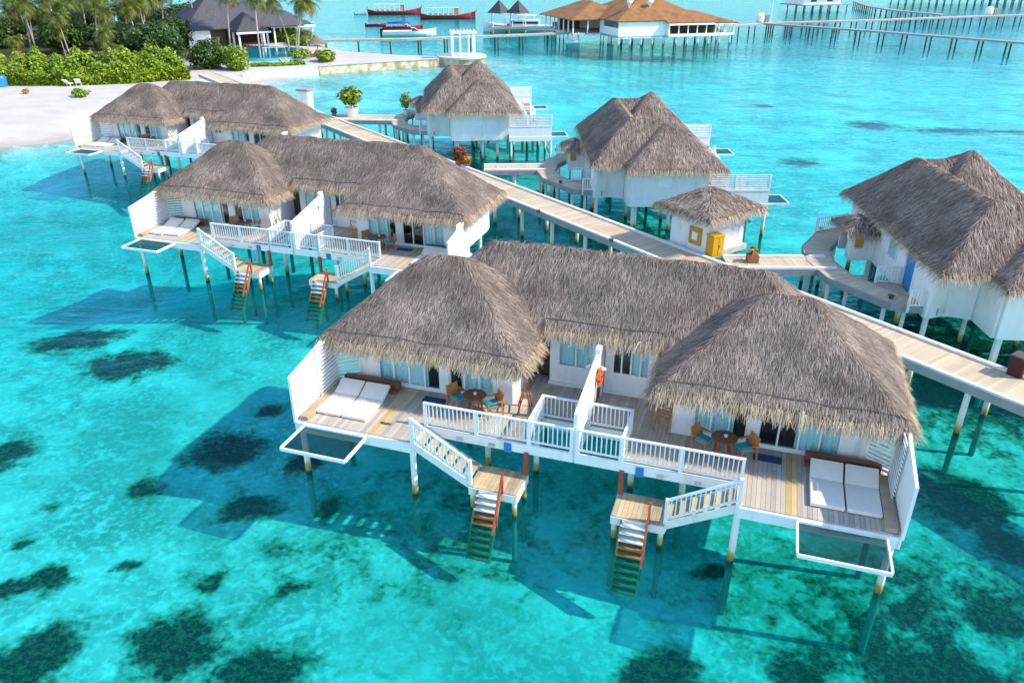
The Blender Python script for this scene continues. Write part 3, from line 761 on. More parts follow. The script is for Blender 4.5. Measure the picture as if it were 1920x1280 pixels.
deck_set(VPOS[0], 'nearest villa'); deck_set(VPOS[1], 'middle villa'); deck_set(VPOS[2], 'farthest villa', (-1,))
# life vest and snorkel gear on the party wall of the nearest villa
t = thing('life_vest', 'bright orange life vest hanging on the party wall of the nearest duplex villa', 'life vest', W(VPOS[0], .17, 2.9, Z + 1.1), VPOS[0][2])
mb = MB()
for y in (-.17, .17): mb.box(-.06, .07, y - .13, y + .13, -.05, .5)
mb.box(-.05, .05, -.2, .2, .5, .62); mb.build('vest_panel', 'orange_fabric', t, bevel=.05)
mb = MB(); mb.box(-.03, .075, -.31, .31, .18, .23); mb.build('strap', 'black_rubber', t)
t = thing('snorkel_set', 'black snorkel fins hanging below the orange life vest on the party wall', 'snorkel fins', W(VPOS[0], .14, 2.9, Z + .35), VPOS[0][2])
for y in (-.18, .12):
    mb = MB(); mb.add([(-.02, y - .06, .6), (-.02, y + .06, .6), (-.02, y + .1, 0), (-.02, y - .1, 0), (.03, y - .06, .6), (.03, y + .06, .6), (.01, y + .1, 0), (.01, y - .1, 0)],
                      [(0, 1, 2, 3), (7, 6, 5, 4), (0, 4, 5, 1), (1, 5, 6, 2), (2, 6, 7, 3), (3, 7, 4, 0)]); mb.build('fin', 'black_rubber', t)
for i, (dx, nm) in enumerate(((0, 'left'), (.2, 'right'))):
    mb = MB(); mb.prism([(.05 * math.cos(a) * (1 + .15 * math.sin(a)), .13 * math.sin(a)) for a in np.linspace(0, 6.28, 15)[:-1]], .004, .03)
    o = tag(mb.build('sandal', 'dark_timber'), f'dark sandal, {nm} one of the pair by the left mattresses of the nearest villa', 'sandal', 'sandals on the nearest deck'); o.location = W(VPOS[0], -6.85 + dx, -.45, Z); o.rotation_euler = (0, 0, 1.0 + i * .3)

# ------------------------------------------------------------------ boardwalks
def jetty(name, label, cat, path, w, z, step, group=None, pr=.12, topm='walk_planks', frm='white_weathered', kerb=True, z0=-2.6, cross=.15, postm='post_paint', skip=None):
    t = thing(name, label, cat, (*path[0], 0), 0, group)
    o = np.array(path[0]); pp = [tuple(np.array(p) - o) for p in path]
    a, b = MB(), MB(); strip(a, b, pp, w, z, cross)
    a.build('deck', topm, t); b.build('frame', 'grey_timber', t)
    if kerb:
        for s in (-1, 1):
            k = MB()
            for p, q in zip(pp[:-1], pp[1:]):
                d = Vector((q[0] - p[0], q[1] - p[1], 0)).normalized(); nn = Vector((-d.y, d.x, 0)) * s * (w / 2 - .04)
                k.bar(Vector((*p, z + .06)) + nn, Vector((*q, z + .06)) + nn, .2, .11)
            k.build('kerb', frm, t)
    pm = None
    for p, q in zip(pp[:-1], pp[1:]):
        p, q = Vector((*p, 0)), Vector((*q, 0)); L_ = (q - p).length; n = max(1, int(L_ / step)); d = (q - p).normalized(); nn = Vector((-d.y, d.x, 0))
        for i in range(n):
            c = p.lerp(q, (i + .5) / n)
            for s in (-1, 1):
                e = c + nn * s * (w / 2 - .12)
                if skip and skip(e.x + o[0], e.y + o[1]): continue
                if pm is None:
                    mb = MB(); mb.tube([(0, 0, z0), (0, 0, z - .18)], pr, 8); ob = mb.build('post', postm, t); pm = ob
                else:
                    ob = pm.copy(); COL.objects.link(ob)
                ob.location = e
    return t
BW0, BW1 = np.array([26.6, 14.0]), np.array([-41.5, 115.6])
off = np.array([.818, .575]) * 30.55
dirw = np.array([-.575, .818])
bw = lambda t: tuple(off + dirw * t)
tb0 = float((BW0 - off) @ dirw); tb1 = float((BW1 - off) @ dirw)
jetty('boardwalk', 'long straight plank boardwalk with white kerbs running from the right edge to the island', 'boardwalk', [bw(tb0), bw(tb1)], 2.35, 2.2, 3.3, skip=lambda x, y: y > 108)
GJ = 'branch walkways to the single villas'
jetty('branch_walkway', 'short plank walkway from the hut to the shaded villa at the right edge', 'walkway', [(11.6, 39.25), (17.2, 39.2)], 1.9, 2.196, 3, GJ)
jetty('branch_walkway', 'short plank walkway leading to the villa behind the hut', 'walkway', [(-2.2, 60.15), (2.6, 60.3)], 1.8, 2.196, 3, GJ)
jetty('branch_walkway', 'short plank walkway leading to the villa in front of the pergola', 'walkway', [(-19.0, 81.3), (-11.4, 80.6)], 2.6, 2.196, 3, GJ)
# low lamps along the walkways
lamp = None
for px, py, w in ((1009, 396, 'left kerb of the boardwalk, second from the hut'), (1146, 450, 'left kerb of the boardwalk next to the hut'), (1008, 359, 'right kerb of the boardwalk, second from the hut'), (1138, 408, 'right kerb of the boardwalk beside the hut'),
                  (1051, 341, 'near edge of the entry walkway behind the hut'), (1043, 281, 'far edge of the entry walkway behind the hut'), (1671, 556, "right villa's near entry walkway edge"), (1539, 429, "right villa's far entry walkway edge"),
                  (1512, 478, 'walkway corner where the shaded right villa begins')):
    p = at(px, py, 2.3)
    if lamp is None:
        lamp = thing('path_lamp', '', 'lamp', group='low lamps along the boardwalk')
        mb = MB(); mb.box(-.08, .08, -.08, .08, 0, .14); mb.build('housing', 'dark_timber', lamp); mb = MB(); mb.box(-.13, .13, -.13, .13, .142, .19); mb.build('cap', 'lamp_brown', lamp, bevel=.02); o = lamp
    else: o = copy_tree(lamp)
    o.location = (p[0], p[1], 2.2); o['label'] = 'low brown box lamp on the ' + w
    o.rotation_euler = (0, 0, .3)

# ------------------------------------------------------------------ hut with cabinet
HA = math.atan2(.575, .818)
hut = thing('pump_hut', 'small white hut with thatched pyramid roof standing on the boardwalk', 'hut', (10.75, 40.6, 0), HA)
mb = MB(); mb.box(0, 3.1, 0, 2.7, 2.0, 4.75)
mb.build('wall', 'white_paint', hut)
mb = MB(); mb.box(-.25, 3.3, -.2, 2.9, 1.9, 2.19); mb.build('platform', 'concrete', hut)
thatch_roof('roof', [(-.75, 3.85, -.75, 3.45, 4.45, .50, .56)], hut, 130, strand=(.40, .034), fdens=150)
for x, y in ((.2, .2), (2.9, .2), (2.9, 2.5), (.2, 2.5)): post_part(x, y, hut, .13, 1.95)
mb = MB(); mb.box(-.09, -.002, .35, 1.25, 2.55, 3.55); fo = mb.build('lifebuoy_box', 'yellow_wood', hut, bevel=.03)
mb = MB(); mb.box(-.115, -.092, .6, 1.0, 2.82, 3.28); mb.build('box_front', 'hull_white', fo, bevel=.02)
t = thing('storage_cabinet', 'bright yellow storage cabinet standing against the front corner of the white hut', 'cabinet', (*at(1338, 478, 2.2)[:2], 2.2), HA - R(8))
t.scale = (.85, .85, .85)
mb = MB(); mb.box(-.45, .45, -.35, .35, 0, 1.3); mb.build('body', 'yellow_paint', t, bevel=.03)
mb = MB(); mb.box(-.49, .49, -.39, .39, 1.302, 1.42); mb.build('lid', 'yellow_paint', t, bevel=.03)
mb = MB(); mb.box(-.01, .01, -.365, -.352, .1, 1.25); mb.box(.06, .09, -.39, -.352, .6, .75); mb.build('door_seam', 'brown_wood', t)
# planters and small things
def leafcloud(mb, n, c, r, size, flat=1., seed=0, shell=.5):
    g = np.random.default_rng(seed); d = g.normal(size=(n, 3)); d /= np.linalg.norm(d, axis=1)[:, None]
    lump = 1 + .22 * np.sin(d[:, 0] * 5 + seed) * np.sin(d[:, 1] * 4.3 + seed * 2) + .15 * np.sin(d[:, 2] * 7 + d[:, 0] * 6)
    rad = (shell + (1 - shell) * g.random(n) ** .5) * lump
    P = np.array(c) + d * rad[:, None] * np.array(r)
    N1 = d + g.normal(0, .6, (n, 3)); N1[:, 2] += .4; N1 /= np.linalg.norm(N1, axis=1)[:, None]
    A = np.cross(N1, g.normal(size=(n, 3))); A /= np.linalg.norm(A, axis=1)[:, None]; B = np.cross(N1, A)
    s = size * g.uniform(.6, 1.3, (n, 1))
    mb.quads(np.stack([P - A * s, P - B * s * .55, P + A * s, P + B * s * .55], 1))
def plant_pot(name, label, p, pot_r, pot_h, potm, leafm, leaf_r, leaf_c, n, size, cat='potted plant', square=False):
    t = thing(name, label, cat, (p[0], p[1], p[2]))
    mb = MB()
    if square: mb.box(-pot_r, pot_r, -pot_r, pot_r, 0, pot_h)
    else: mb.lathe((0, 0, 0), [(pot_r * .7, 0), (pot_r, pot_h), (pot_r * 1.08, pot_h), (pot_r * .9, pot_h * .9)], 16)
    mb.build('pot', potm, t)
    mb = MB(); mb.tube([(0, 0, pot_h * .8), (0, 0, leaf_c)], .05, 6); mb.build('stem', 'palm_trunk', t)
    mb = MB(); leafcloud(mb, n, (0, 0, leaf_c), leaf_r, size, seed=int(abs(p[0] * 7)), shell=.2); mb.build('foliage', leafm, t)
p = at(1410, 489, 2.25); plant_pot('wooden_planter', 'brown box planter with dry stems on the branch walkway right of the yellow cabinet', (p[0], p[1], 2.2), .28, .42, 'terracotta', 'palm_dry', (.3, .3, .25), .6, 60, .12, 'planter', True)
p = (-16.6, 82.1); plant_pot('potted_tree', 'leafy green shrub in a big white pot on the boardwalk edge', (p[0], p[1], 2.2), .75, .9, 'hull_white', 'leaf_bright', (1.15, 1.1, .9), 2.0, 900, .2)
p = (-18.4, 81.9); plant_pot('potted_plant', 'small dark pot plant left of the white potted shrub', (p[0], p[1], 2.2), .25, .4, 'terracotta', 'red_leaf', (.35, .35, .35), .6, 120, .12)
p = at(861, 308, 2.3); plant_pot('red_bush', 'dark red leafy bush in a pot behind the ridge of the middle duplex villa', (p[0], p[1], 2.2), .35, .45, 'terracotta', 'red_leaf', (.55, .55, .6), .95, 500, .13)
p = at(876, 311, 2.3); plant_pot('orange_plant', 'small orange pot plant beside the dark red bush on the boardwalk', (p[0], p[1], 2.2), .25, .35, 'terracotta', 'palm_dry', (.35, .35, .35), .6, 200, .11)
V = (*place_B(*BP[2])[:2], BP[2][1]); p = W(V, 3.4, 12.0); plant_pot('corner_shrub', 'yellow green shrub at the entry corner of the villa before the pergola', (p[0], p[1], 2.2), .35, .5, 'hull_white', 'leaf_bright', (.6, .6, .8), 1.4, 600, .12)
p = at(572, 200, 2.2); t = thing('utility_pillar', 'square white pillar with grey cap beside the boardwalk behind the farthest duplex', 'pillar', (p[0] + .2, p[1], 0), ANG)
mb = MB(); mb.box(-.55, .55, -.55, .55, -1.5, 3.9); mb.build('shaft', 'white_paint', t); mb = MB(); mb.box(-.75, .75, -.75, .75, 3.902, 4.12); mb.build('cap', 'grey_timber', t, bevel=.03)
p = at(1906, 702, 2.2); t = thing('waste_bin', 'dark red bin with a pale notice on the boardwalk at the right edge', 'bin', (p[0], p[1], 2.2), HA)
mb = MB(); mb.box(-.3, .3, -.28, .28, 0, .8); mb.build('body', 'bin_maroon', t, bevel=.03); mb = MB(); mb.box(-.33, .33, -.31, .31, .802, .88); mb.build('lid', 'dark_timber', t, bevel=.03)
mb = MB(); mb.box(-.14, .06, -.292, -.282, .45, .62); mb.build('notice', 'hull_white', t)
V = (*place_B(*BP[2])[:2], BP[2][1])
mb = MB(); mb.box(-.6, .6, -.03, .03, 0, .75); o = tag(mb.build('orange_towel', 'orange_fabric', bevel=.02), 'orange cloth hung on the landing rail of the villa before the pergola', 'cloth'); o.location = W(V, -2.4, -1.75, .9); o.rotation_euler = (0, 0, V[2])

# ------------------------------------------------------------------ terrain: island, beach, lagoon bed
ISL = np.array([(-420, 40), (-110, 60), (-70, 71), (-52, 76.5), (-46.5, 80), (-45.2, 88), (-44.5, 98), (-41.5, 105), (-39.5, 112), (-37.5, 120), (-35, 127), (-31.8, 132.0), (-22, 137.5), (-12, 142.2), (-7, 143), (-5.5, 147), (-9, 151),
                (-20, 156), (-31, 162), (-39, 172), (-46, 190), (-60, 215), (-110, 240), (-420, 270)], float)
def sdist(x, y):
    d = np.full(x.shape, 1e9); ins = np.zeros(x.shape, bool)
    for (ax, ay), (bx, by) in zip(ISL, np.roll(ISL, -1, 0)):
        ex, ey = bx - ax, by - ay; t = np.clip(((x - ax) * ex + (y - ay) * ey) / (ex * ex + ey * ey), 0, 1)
        d = np.minimum(d, np.hypot(x - ax - t * ex, y - ay - t * ey))
        c = (ay > y) != (by > y); ins ^= c & (x < (bx - ax) * (y - ay) / (by - ay + 1e-12) + ax)
    return np.where(ins, d, -d)
PATCH = [(140, 612, 95, 38), (235, 672, 95, 38), (420, 845, 95, 48), (505, 768, 38, 16), (270, 915, 40, 28), (470, 952, 75, 32), (625, 948, 28, 18), (95, 950, 18, 14), (575, 865, 45, 22), (5, 850, 55, 45),
         (330, 1205, 105, 90), (95, 1090, 45, 38), (10, 1110, 32, 34), (60, 1240, 95, 75), (490, 1255, 120, 55), (545, 1095, 34, 22), (45, 1020, 22, 14), (400, 1090, 30, 20), (1250, 1245, 105, 60), (1625, 1185, 60, 45),
         (1760, 1235, 170, 70), (1870, 1130, 70, 60), (1440, 1135, 24, 14), (1500, 1240, 90, 40), (1710, 1130, 45, 30), (1800, 930, 110, 70), (1880, 1010, 60, 50), (1340, 1060, 40, 20),
         (1640, 236, 60, 10), (1780, 246, 85, 9), (1500, 302, 40, 9), (1890, 250, 50, 9), (1430, 200, 25, 5), (1300, 70, 70, 12), (1180, 95, 80, 8), (1100, 75, 60, 10), (240, 1060, 30, 14), (700, 1200, 25, 10)]
PW = []
for px, py, rx, ry in PATCH:
    c = at(px, py, -1.9); a = at(px + rx, py, -1.9); b = at(px, py - ry, -1.9); b2 = at(px, py + ry, -1.9)
    PW.append((c[0], c[1], .86 * abs(a[0] - c[0]), .43 * abs(b[1] - b2[1])))
def bed(x, y):
    d = sdist(x, y)
    land = 1.25 * (1 - np.exp(-np.maximum(d, 0) / 5)) + .1 * np.sin(x * .15) * np.sin(y * .2) * (d > 3)
    cove = np.clip((y - 70) / 40, 0, 1) * np.clip((70 - x) / 60, 0, 1)
    lam = 4 + 22 * cove
    deep = 1.9 + .25 * np.sin(x * .11 + 1) * np.sin(y * .13) + 2.2 * np.clip((y - 100) / 150, 0, 1) + 2.5 * np.clip((y - 150) / 120, 0, 1)
    for cx, cy, rx, ry, a in ((-33, 50, 14, 9, 2.6), (-25, 58, 12, 10, 2.2), (14, 14, 9, 8, .5), (12, 66, 6, 6, .4)):
        deep = deep + a * np.exp(-((x - cx) / rx) ** 2 - ((y - cy) / ry) ** 2)
    sea = -deep * (1 - np.exp(np.minimum(d, 0) / lam)) - .02
    return np.where(d > 0, land, sea)
def weed_shade(x, y):
    w = np.zeros(x.shape)
    for cx, cy, rx, ry in PW: w = np.maximum(w, .78 * np.exp(-(((x - cx) / rx) ** 2 + ((y - cy) / ry) ** 2) ** 1.3 * .9))
    w = np.maximum(w, .44 * np.clip((x - 3) / 8, 0, 1) * np.clip((27 - y) / 8, 0, 1))
    w = np.maximum(w, .30 * np.exp(-((x + 3) / 9) ** 2 - ((y - 22) / 4.5) ** 2))  # shade beneath the nearest villa, painted into the bed
    w = np.maximum(w, .38 * np.exp(-((x - 2 + (y - 45) * .6) / 9) ** 2) * np.clip((y - 22) / 8, 0, 1) * np.clip((75 - y) / 15, 0, 1))
    w = np.maximum(w, .8 * np.exp(-((x - 24) / 8) ** 2 - ((y - 35) / 8) ** 2))  # near-black shade under the right-edge villa, painted into the bed
    w = np.maximum(w, .6 * np.exp(-((x - 8.5) / 6) ** 2 - ((y - 54) / 7) ** 2)); w = np.maximum(w, .6 * np.exp(-((x + 5.5) / 6) ** 2 - ((y - 75) / 7) ** 2))  # painted shade under the other two single villas
    w = np.maximum(w, .36 * np.clip((y - 95) / 110, 0, 1))
    return w
def tensor(name, gx, gy, zf, m, attrs, sel=None):
    X, Y = np.meshgrid(gx, gy, indexing='ij'); Zz = zf(X, Y); n, k = X.shape
    me = bpy.data.meshes.new(name)
    ii = np.arange(n * k).reshape(n, k)
    F = np.stack([ii[:-1, :-1], ii[1:, :-1], ii[1:, 1:], ii[:-1, 1:]], -1).reshape(-1, 4)
    if sel is not None:
        mxz = np.max(np.stack([Zz[:-1, :-1], Zz[1:, :-1], Zz[1:, 1:], Zz[:-1, 1:]]), 0).reshape(-1); F = F[sel(mxz)]
    used = np.unique(F); re = -np.ones(n * k, int); re[used] = np.arange(len(used)); F = re[F]
    co = np.stack([X, Y, Zz], -1).reshape(-1, 3)[used]
    me.vertices.add(len(co)); me.vertices.foreach_set('co', co.astype(np.float32).ravel())
    me.loops.add(F.size); me.loops.foreach_set('vertex_index', F.astype(np.int32).ravel())
    me.polygons.add(len(F)); me.polygons.foreach_set('loop_start', np.arange(0, F.size, 4, dtype=np.int32)); me.polygons.foreach_set('loop_total', np.full(len(F), 4, np.int32))
    me.update(calc_edges=True); me.polygons.foreach_set('use_smooth', np.ones(len(F), bool))
    for an, fn in attrs.items():
        a = me.attributes.new(an, 'FLOAT', 'POINT'); a.data.foreach_set('value', fn(co[:, 0], co[:, 1], co[:, 2]).astype(np.float32))
    me.materials.append(MATS[m]); ob = bpy.data.objects.new(name, me); COL.objects.link(ob); return ob
far = lambda *p: list(p)
gx = np.unique(np.concatenate([[-4000, -2000, -1000, -600, -420, -300, -200], np.arange(-150, -45, 2.5), np.arange(-45, 45, .5), np.arange(45, 240, 4), [300, 420, 600, 1000, 2000, 4000]]))
gy = np.unique(np.concatenate([[-300, -100, -20, 0], np.arange(6, 75, .5), np.arange(75, 190, 1.5), np.arange(190, 380, 5), [450, 600, 900, 1500, 3000, 6000]]))
tag(tensor('seabed', gx, gy, bed, 'seabed_sand', {'weed_shade': lambda x, y, z: weed_shade(x, y)}, lambda z: z <= .12), kind='structure')
tag(tensor('beach', gx, gy, bed, 'beach_sand', {'litter': lambda x, y, z: np.clip((y - 119) / 5, 0, 1) * np.clip((-53 - x - np.maximum(y - 140, 0) * .25) / 4, 0, 1)}, lambda z: z > .12), kind='structure')
tag(tensor('water', gx, gy, lambda x, y: np.zeros_like(x), 'sea_water', {'depth': lambda x, y, z: np.clip(-bed(x, y), .05, 12)}), kind='structure')
# coral heads on the dark patches: uncountable
mb = MB(); ico = [(math.cos(a) * r_, math.sin(a) * r_, z) for z, r_, n in ((0, 1, 7), (.55, .8, 7)) for a in [2 * math.pi * i / n for i in range(n)]] + [(0, 0, .85)]
icf = [(i, (i + 1) % 7, 7 + (i + 1) % 7, 7 + i) for i in range(7)] + [(7 + i, 7 + (i + 1) % 7, 14) for i in range(7)]
g = np.random.default_rng(3)
for (cx, cy, rx, ry) in PW[:28] + PW[36:]:
    n = int(min(1000, 150 * rx * ry + 20))
    for _ in range(n):
        r_ = abs(g.normal(0, .42)); a = g.random() * 6.283
        x, y = cx + rx * r_ * math.cos(a), cy + ry * r_ * math.sin(a); s = g.uniform(.022, .05); z = float(bed(np.array([x]), np.array([y]))[0])
        mb.add([(x + p[0] * s * g.uniform(.7, 1.3), y + p[1] * s * g.uniform(.7, 1.3), z - .05 + p[2] * s * g.uniform(.8, 1.5)) for p in ico], icf)
tag(mb.build('coral_growth', 'coral'), 'dark coral heads growing in ragged patches on the pale lagoon bed', 'coral', kind='stuff')

def gz(x, y): return float(bed(np.array([float(x)]), np.array([float(y)]))[0])
# ------------------------------------------------------------------ vegetation
def make_palm(seed, h, lean):
    g = random.Random(seed); t = thing('coconut_palm', '', 'palm tree')
    n = 8; pts = [(lean[0] * (i / n) ** 1.6, lean[1] * (i / n) ** 1.6, h * i / n) for i in range(n + 1)]
    mb = MB(); mb.tube(pts, [.19 - .09 * i / n for i in range(n + 1)], 8); mb.build('trunk', 'palm_trunk', t)
    top = Vector(pts[-1]); mb, dry = MB(), MB()
    for k in range(24):
        a = k * 2.399 + g.random() * .4; el = 1.15 - 1.75 * (k / 24) + g.uniform(-.15, .15); Ln = g.uniform(3.3, 4.4)
        d = Vector((math.cos(a), math.sin(a), 0)); pts = []; p = top.copy(); e = el
        for j in range(11):
            pts.append(p.copy()); p = p + (d * math.cos(e) + Vector((0, 0, math.sin(e)))) * Ln / 10; e -= .115 + .016 * j
        sd = Vector((-d.y, d.x, 0)); M = dry if k >= 23 else mb
        for j in range(1, 11):
            w = .95 * math.sin(math.pi * (j + 1.2) / 12.5) + .1; c, c2 = pts[j - 1], pts[j]; dr = (c2 - c)
            for s in (-1, 1):
                for u in (0, .5):
                    b0 = c + dr * u; b1 = b0 + dr * .34; tip = b0 + sd * s * w + dr * .9 + Vector((0, 0, -.38 * w - g.random() * .15))
                    M.add([b0, b1, tip + dr * .12, tip], [(0, 1, 2, 3)])
    mb.build('crown', 'palm_frond', t); dry.build('dry_frond', 'palm_dry', t)
    mb = MB()
    for i in range(7):
        a = i * .9; mb.lathe(top + Vector((.35 * math.cos(a), .35 * math.sin(a), -.45)), [(.02, -.11), (.09, -.04), (.09, .04), (.02, .11)], 7)
    mb.build('coconut', 'palm_nut', t)
    return t
def make_tree(seed, r, h, m, n, size):
    t = thing('broadleaf_tree', '', 'tree')
    mb = MB(); mb.tube([(0, 0, -.3), (.1, .05, h * .35), (.25, -.1, h * .75)], [.28, .2, .08], 8)
    for i in range(4):
        a = i * 1.6 + seed; mb.tube([(.1, .05, h * .35), (r * .55 * math.cos(a), r * .55 * math.sin(a), h * .75)], [.13, .04], 6)
    mb.build('trunk', 'palm_trunk', t)
    mb = MB(); g = np.random.default_rng(seed)
    for i in range(9):
        a = g.random() * 6.28; q = g.random() ** .5 * r * .62
        leafcloud(mb, n // 9, (q * math.cos(a), q * math.sin(a), h * g.uniform(.45, .85)), (r * .5, r * .5, h * .24), size, seed=seed * 10 + i, shell=.45)
    mb.build('crown', m, t); return t
PALM = [make_palm(1, 11.0, (-1.4, .3)), make_palm(2, 12.5, (1.2, -.6)), make_palm(3, 9.5, (2.4, .5))]
used = [False] * 3
def palm(i, x, y, rz, s, label, group):
    o = PALM[i] if not used[i] else copy_tree(PALM[i]); used[i] = True
    o.location = (x, y, gz(x, y) - .1); o.rotation_euler = (0, 0, rz); o.scale = (s, s, s); tag(o, label, group=group)
GP = 'tall coconut palms of the island grove'
fp = [((65, 118), 0, 2.8, 1.0, 'coconut palm with thin pale trunk, leftmost of those rising behind the beach hedge'), ((127, 118), 1, 3.4, .98, 'coconut palm with pale trunk, second from the left behind the beach hedge'), ((190, 117), 0, 3.3, 1.02, 'coconut palm with pale trunk, third from the left behind the beach hedge'),
      ((249, 98), 1, 2.6, 1.05, 'coconut palm with pale trunk, fourth from the left behind the beach hedge'), ((311, 88), 0, 3.4, 1.03, 'coconut palm just left of the grey pavilion roof'),
      ((375, 85), 1, 2.9, 1.0, 'coconut palm with thin trunk crossing the left part of the grey pavilion roof'), ((433, 93), 0, 2.8, 1.05, 'coconut palm with thin trunk leaning before the pavilion porch roof'), ((489, 112), 1, 2.0, .93, 'coconut palm with straight trunk standing in front of the pool'),
      ((542, 88), 2, 3.0, 1.05, 'coconut palm right of the pool, left trunk of the leaning group'), ((556, 92), 2, .25, 1.1, 'coconut palm leaning right at the right end of the pavilion'), ((560, 96), 2, .5, 1.0, 'lower coconut palm leaning right over the sandy shore'), ((218, 60), 1, .5, .9, 'coconut palm with hidden trunk deep in the grove left of the pavilion')]
for (px, py), i, rz, s, lb in fp:
    p = at(px, py, 1.1); palm(i, p[0], p[1], rz, s * .88, lb, GP)
p = at(594, 92, 1.1); o = copy_tree(PALM[2]); o.location = (p[0] - 1.5, p[1], 0); o.scale = (.7, .7, .42); o.rotation_euler = (0, 0, 2); tag(o, 'short young palm with spreading fronds right of the pavilion by the jetty', group=GP)
g = random.Random(5); cnt = 0
while cnt < 60:
    x, y = g.uniform(-125, -58), g.uniform(128, 215)
    if x > -64 and y > 140: continue
    if x > -50 - (y - 100) * .22: continue
    palm(g.randrange(3), x, y, g.uniform(0, 6.28), g.uniform(.55, .92), 'coconut palm crowded among others in the dark grove behind the beach hedge', 'palms crowded in the dark grove'); cnt += 1
g = random.Random(8); cnt = 0
while cnt < 16:
    x, y = g.uniform(-95, -58), g.uniform(118, 127)
    palm(g.randrange(3), x, y, g.uniform(0, 6.28), g.uniform(.40, .66), 'short young coconut palm in the shade just behind the beach hedge', 'young palms behind the beach hedge'); cnt += 1
TREE = [make_tree(1, 3.4, 5.2, 'leaf_dark', 5200, .23), make_tree(2, 3.8, 6.4, 'leaf_dark', 5600, .25)]; tu = [False] * 2
cnt = 0
while cnt < 90:
    x, y = g.uniform(-130, -50), 125 + 75 * g.random() ** 1.4
    if x > -62 and y > 133: continue
    i = g.randrange(2); o = TREE[i] if not tu[i] else copy_tree(TREE[i]); tu[i] = True
    s = g.uniform(.8, 1.15); o.location = (x, y, 1.0); o.rotation_euler = (0, 0, g.uniform(0, 6.28)); o.scale = (s, s, s)
    tag(o, 'dark green bushy tree in the undergrowth of the grove behind the beach hedge', 'tree', 'dark trees of the grove undergrowth'); cnt += 1
# beach hedge
def hedge(name, label, pts, depth, h, n, size, m):
    t = thing(name, label, 'hedge', (pts[0][0], pts[0][1], 0)); o = np.array(pts[0]); g = np.random.default_rng(9)
    P = np.array(pts, float) - o; seg = np.diff(P, axis=0); ln = np.hypot(*seg.T); cum = np.concatenate([[0], np.cumsum(ln)])
    def pos(s, d):
        i = np.clip(np.searchsorted(cum, s, 'right') - 1, 0, len(ln) - 1); u = (s - cum[i]) / ln[i]; q = P[i] + seg[i] * u[:, None]
        nn = np.stack([-seg[i][:, 1], seg[i][:, 0]], 1) / ln[i][:, None]; return q + nn * d[:, None]
    def prof(s, d):
        e = d / depth; return h * np.clip(np.sin(np.pi * np.clip(e * .80 + .06, 0, 1)), 0, 1) ** .45 * (.82 + .14 * np.sin(s * .9) + .12 * np.sin(s * 2.3 + d * 1.1) + .1 * np.sin(d * 2 + s * .4))
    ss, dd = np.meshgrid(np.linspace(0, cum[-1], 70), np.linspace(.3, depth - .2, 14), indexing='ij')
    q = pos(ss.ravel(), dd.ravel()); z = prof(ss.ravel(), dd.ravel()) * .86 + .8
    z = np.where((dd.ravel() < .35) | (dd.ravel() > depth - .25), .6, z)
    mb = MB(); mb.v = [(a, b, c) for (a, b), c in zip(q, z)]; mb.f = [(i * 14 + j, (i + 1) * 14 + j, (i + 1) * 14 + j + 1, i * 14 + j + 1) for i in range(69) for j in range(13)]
    mb.build('inner_body', 'leaf_core', t)  # solid dark inner body that closes the gaps between leaves
    s = g.uniform(0, cum[-1], n); d = depth * g.random(n) ** 1.5; front = g.random(n) < .4; d = np.where(front, g.uniform(0, .7, n), d)
    q = pos(s, d); z = .9 + prof(s, d) * np.where(front, g.uniform(.02, 1, n), g.uniform(.86, 1.08, n))
    C = np.column_stack([q, z]); N1 = g.normal(0, .55, (n, 3)) + np.array([.1, -.35, .8]); N1 /= np.linalg.norm(N1, axis=1)[:, None]
    A = np.cross(N1, g.normal(size=(n, 3))); A /= np.linalg.norm(A, axis=1)[:, None]; B = np.cross(N1, A); k = size * g.uniform(.6, 1.3, (n, 1))
    mb = MB(); mb.quads(np.stack([C - A * k, C - B * k * .6, C + A * k, C + B * k * .6], 1)); mb.build('foliage', m, t)
hedge('beach_hedge', 'broad bright green leafy hedge along the back of the white beach', [(-84, 109), (-69.5, 109.5), (-60.5, 109.8), (-53, 112), (-46.5, 117.0)], 11, 4.0, 34000, .21, 'leaf_bright')
hedge('pool_hedge', 'low clipped green hedge between the pool and the sea wall', [(-42.6, 131.5), (-38.5, 133.2), (-34.5, 136.0)], 2.4, .6, 1600, .2, 'leaf_bright')
def bush(px, py, r, h, n, size, m, label, zz=1.1):
    p = at(px, py, zz); t = thing('leafy_bush', label, 'bush', (p[0], p[1], gz(p[0], p[1])))
    mb = MB(); mb.tube([(0, 0, -.2), (.05, 0, h * .5)], [.12, .06], 6); mb.build('stem', 'palm_trunk', t)
    mb = MB(); gg = np.random.default_rng(px)
    for i in range(5): leafcloud(mb, n // 5, (gg.uniform(-.4, .4) * r, gg.uniform(-.4, .4) * r, h * gg.uniform(.4, .6)), (r * .7, r * .7, h * .45), size, seed=px + i, shell=.5)
    mb.build('foliage', m, t)
bush(400, 128, 3.4, 4.2, 5000, .22, 'leaf_dark', 'grey green bush between the hedge and the path end of the boardwalk')
bush(440, 130, 2.4, 3.8, 4200, .2, 'leaf_bright', 'bright green bush in the corner left of the pool')
bush(543, 78, 3.2, 2.8, 1800, .3, 'leaf_bright', 'rounded green bush behind the right end of the pool')
bush(573, 82, 3.6, 2.2, 1800, .3, 'leaf_bright', 'green bush at the right end of the pavilion under the leaning palms')
bush(562, 110, 2.0, 1.4, 900, .25, 'leaf_bright', 'small green bush at the right side of the pool edge')
bush(609, 114, 2.0, 1.9, 1300, .25, 'leaf_bright', 'rounded green bush on the white sand in front of the thatched sunshade')
bush(150, 181, 1.0, 1.0, 500, .2, 'leaf_bright', 'low green shrub on the beach sand below the white beach chairs')
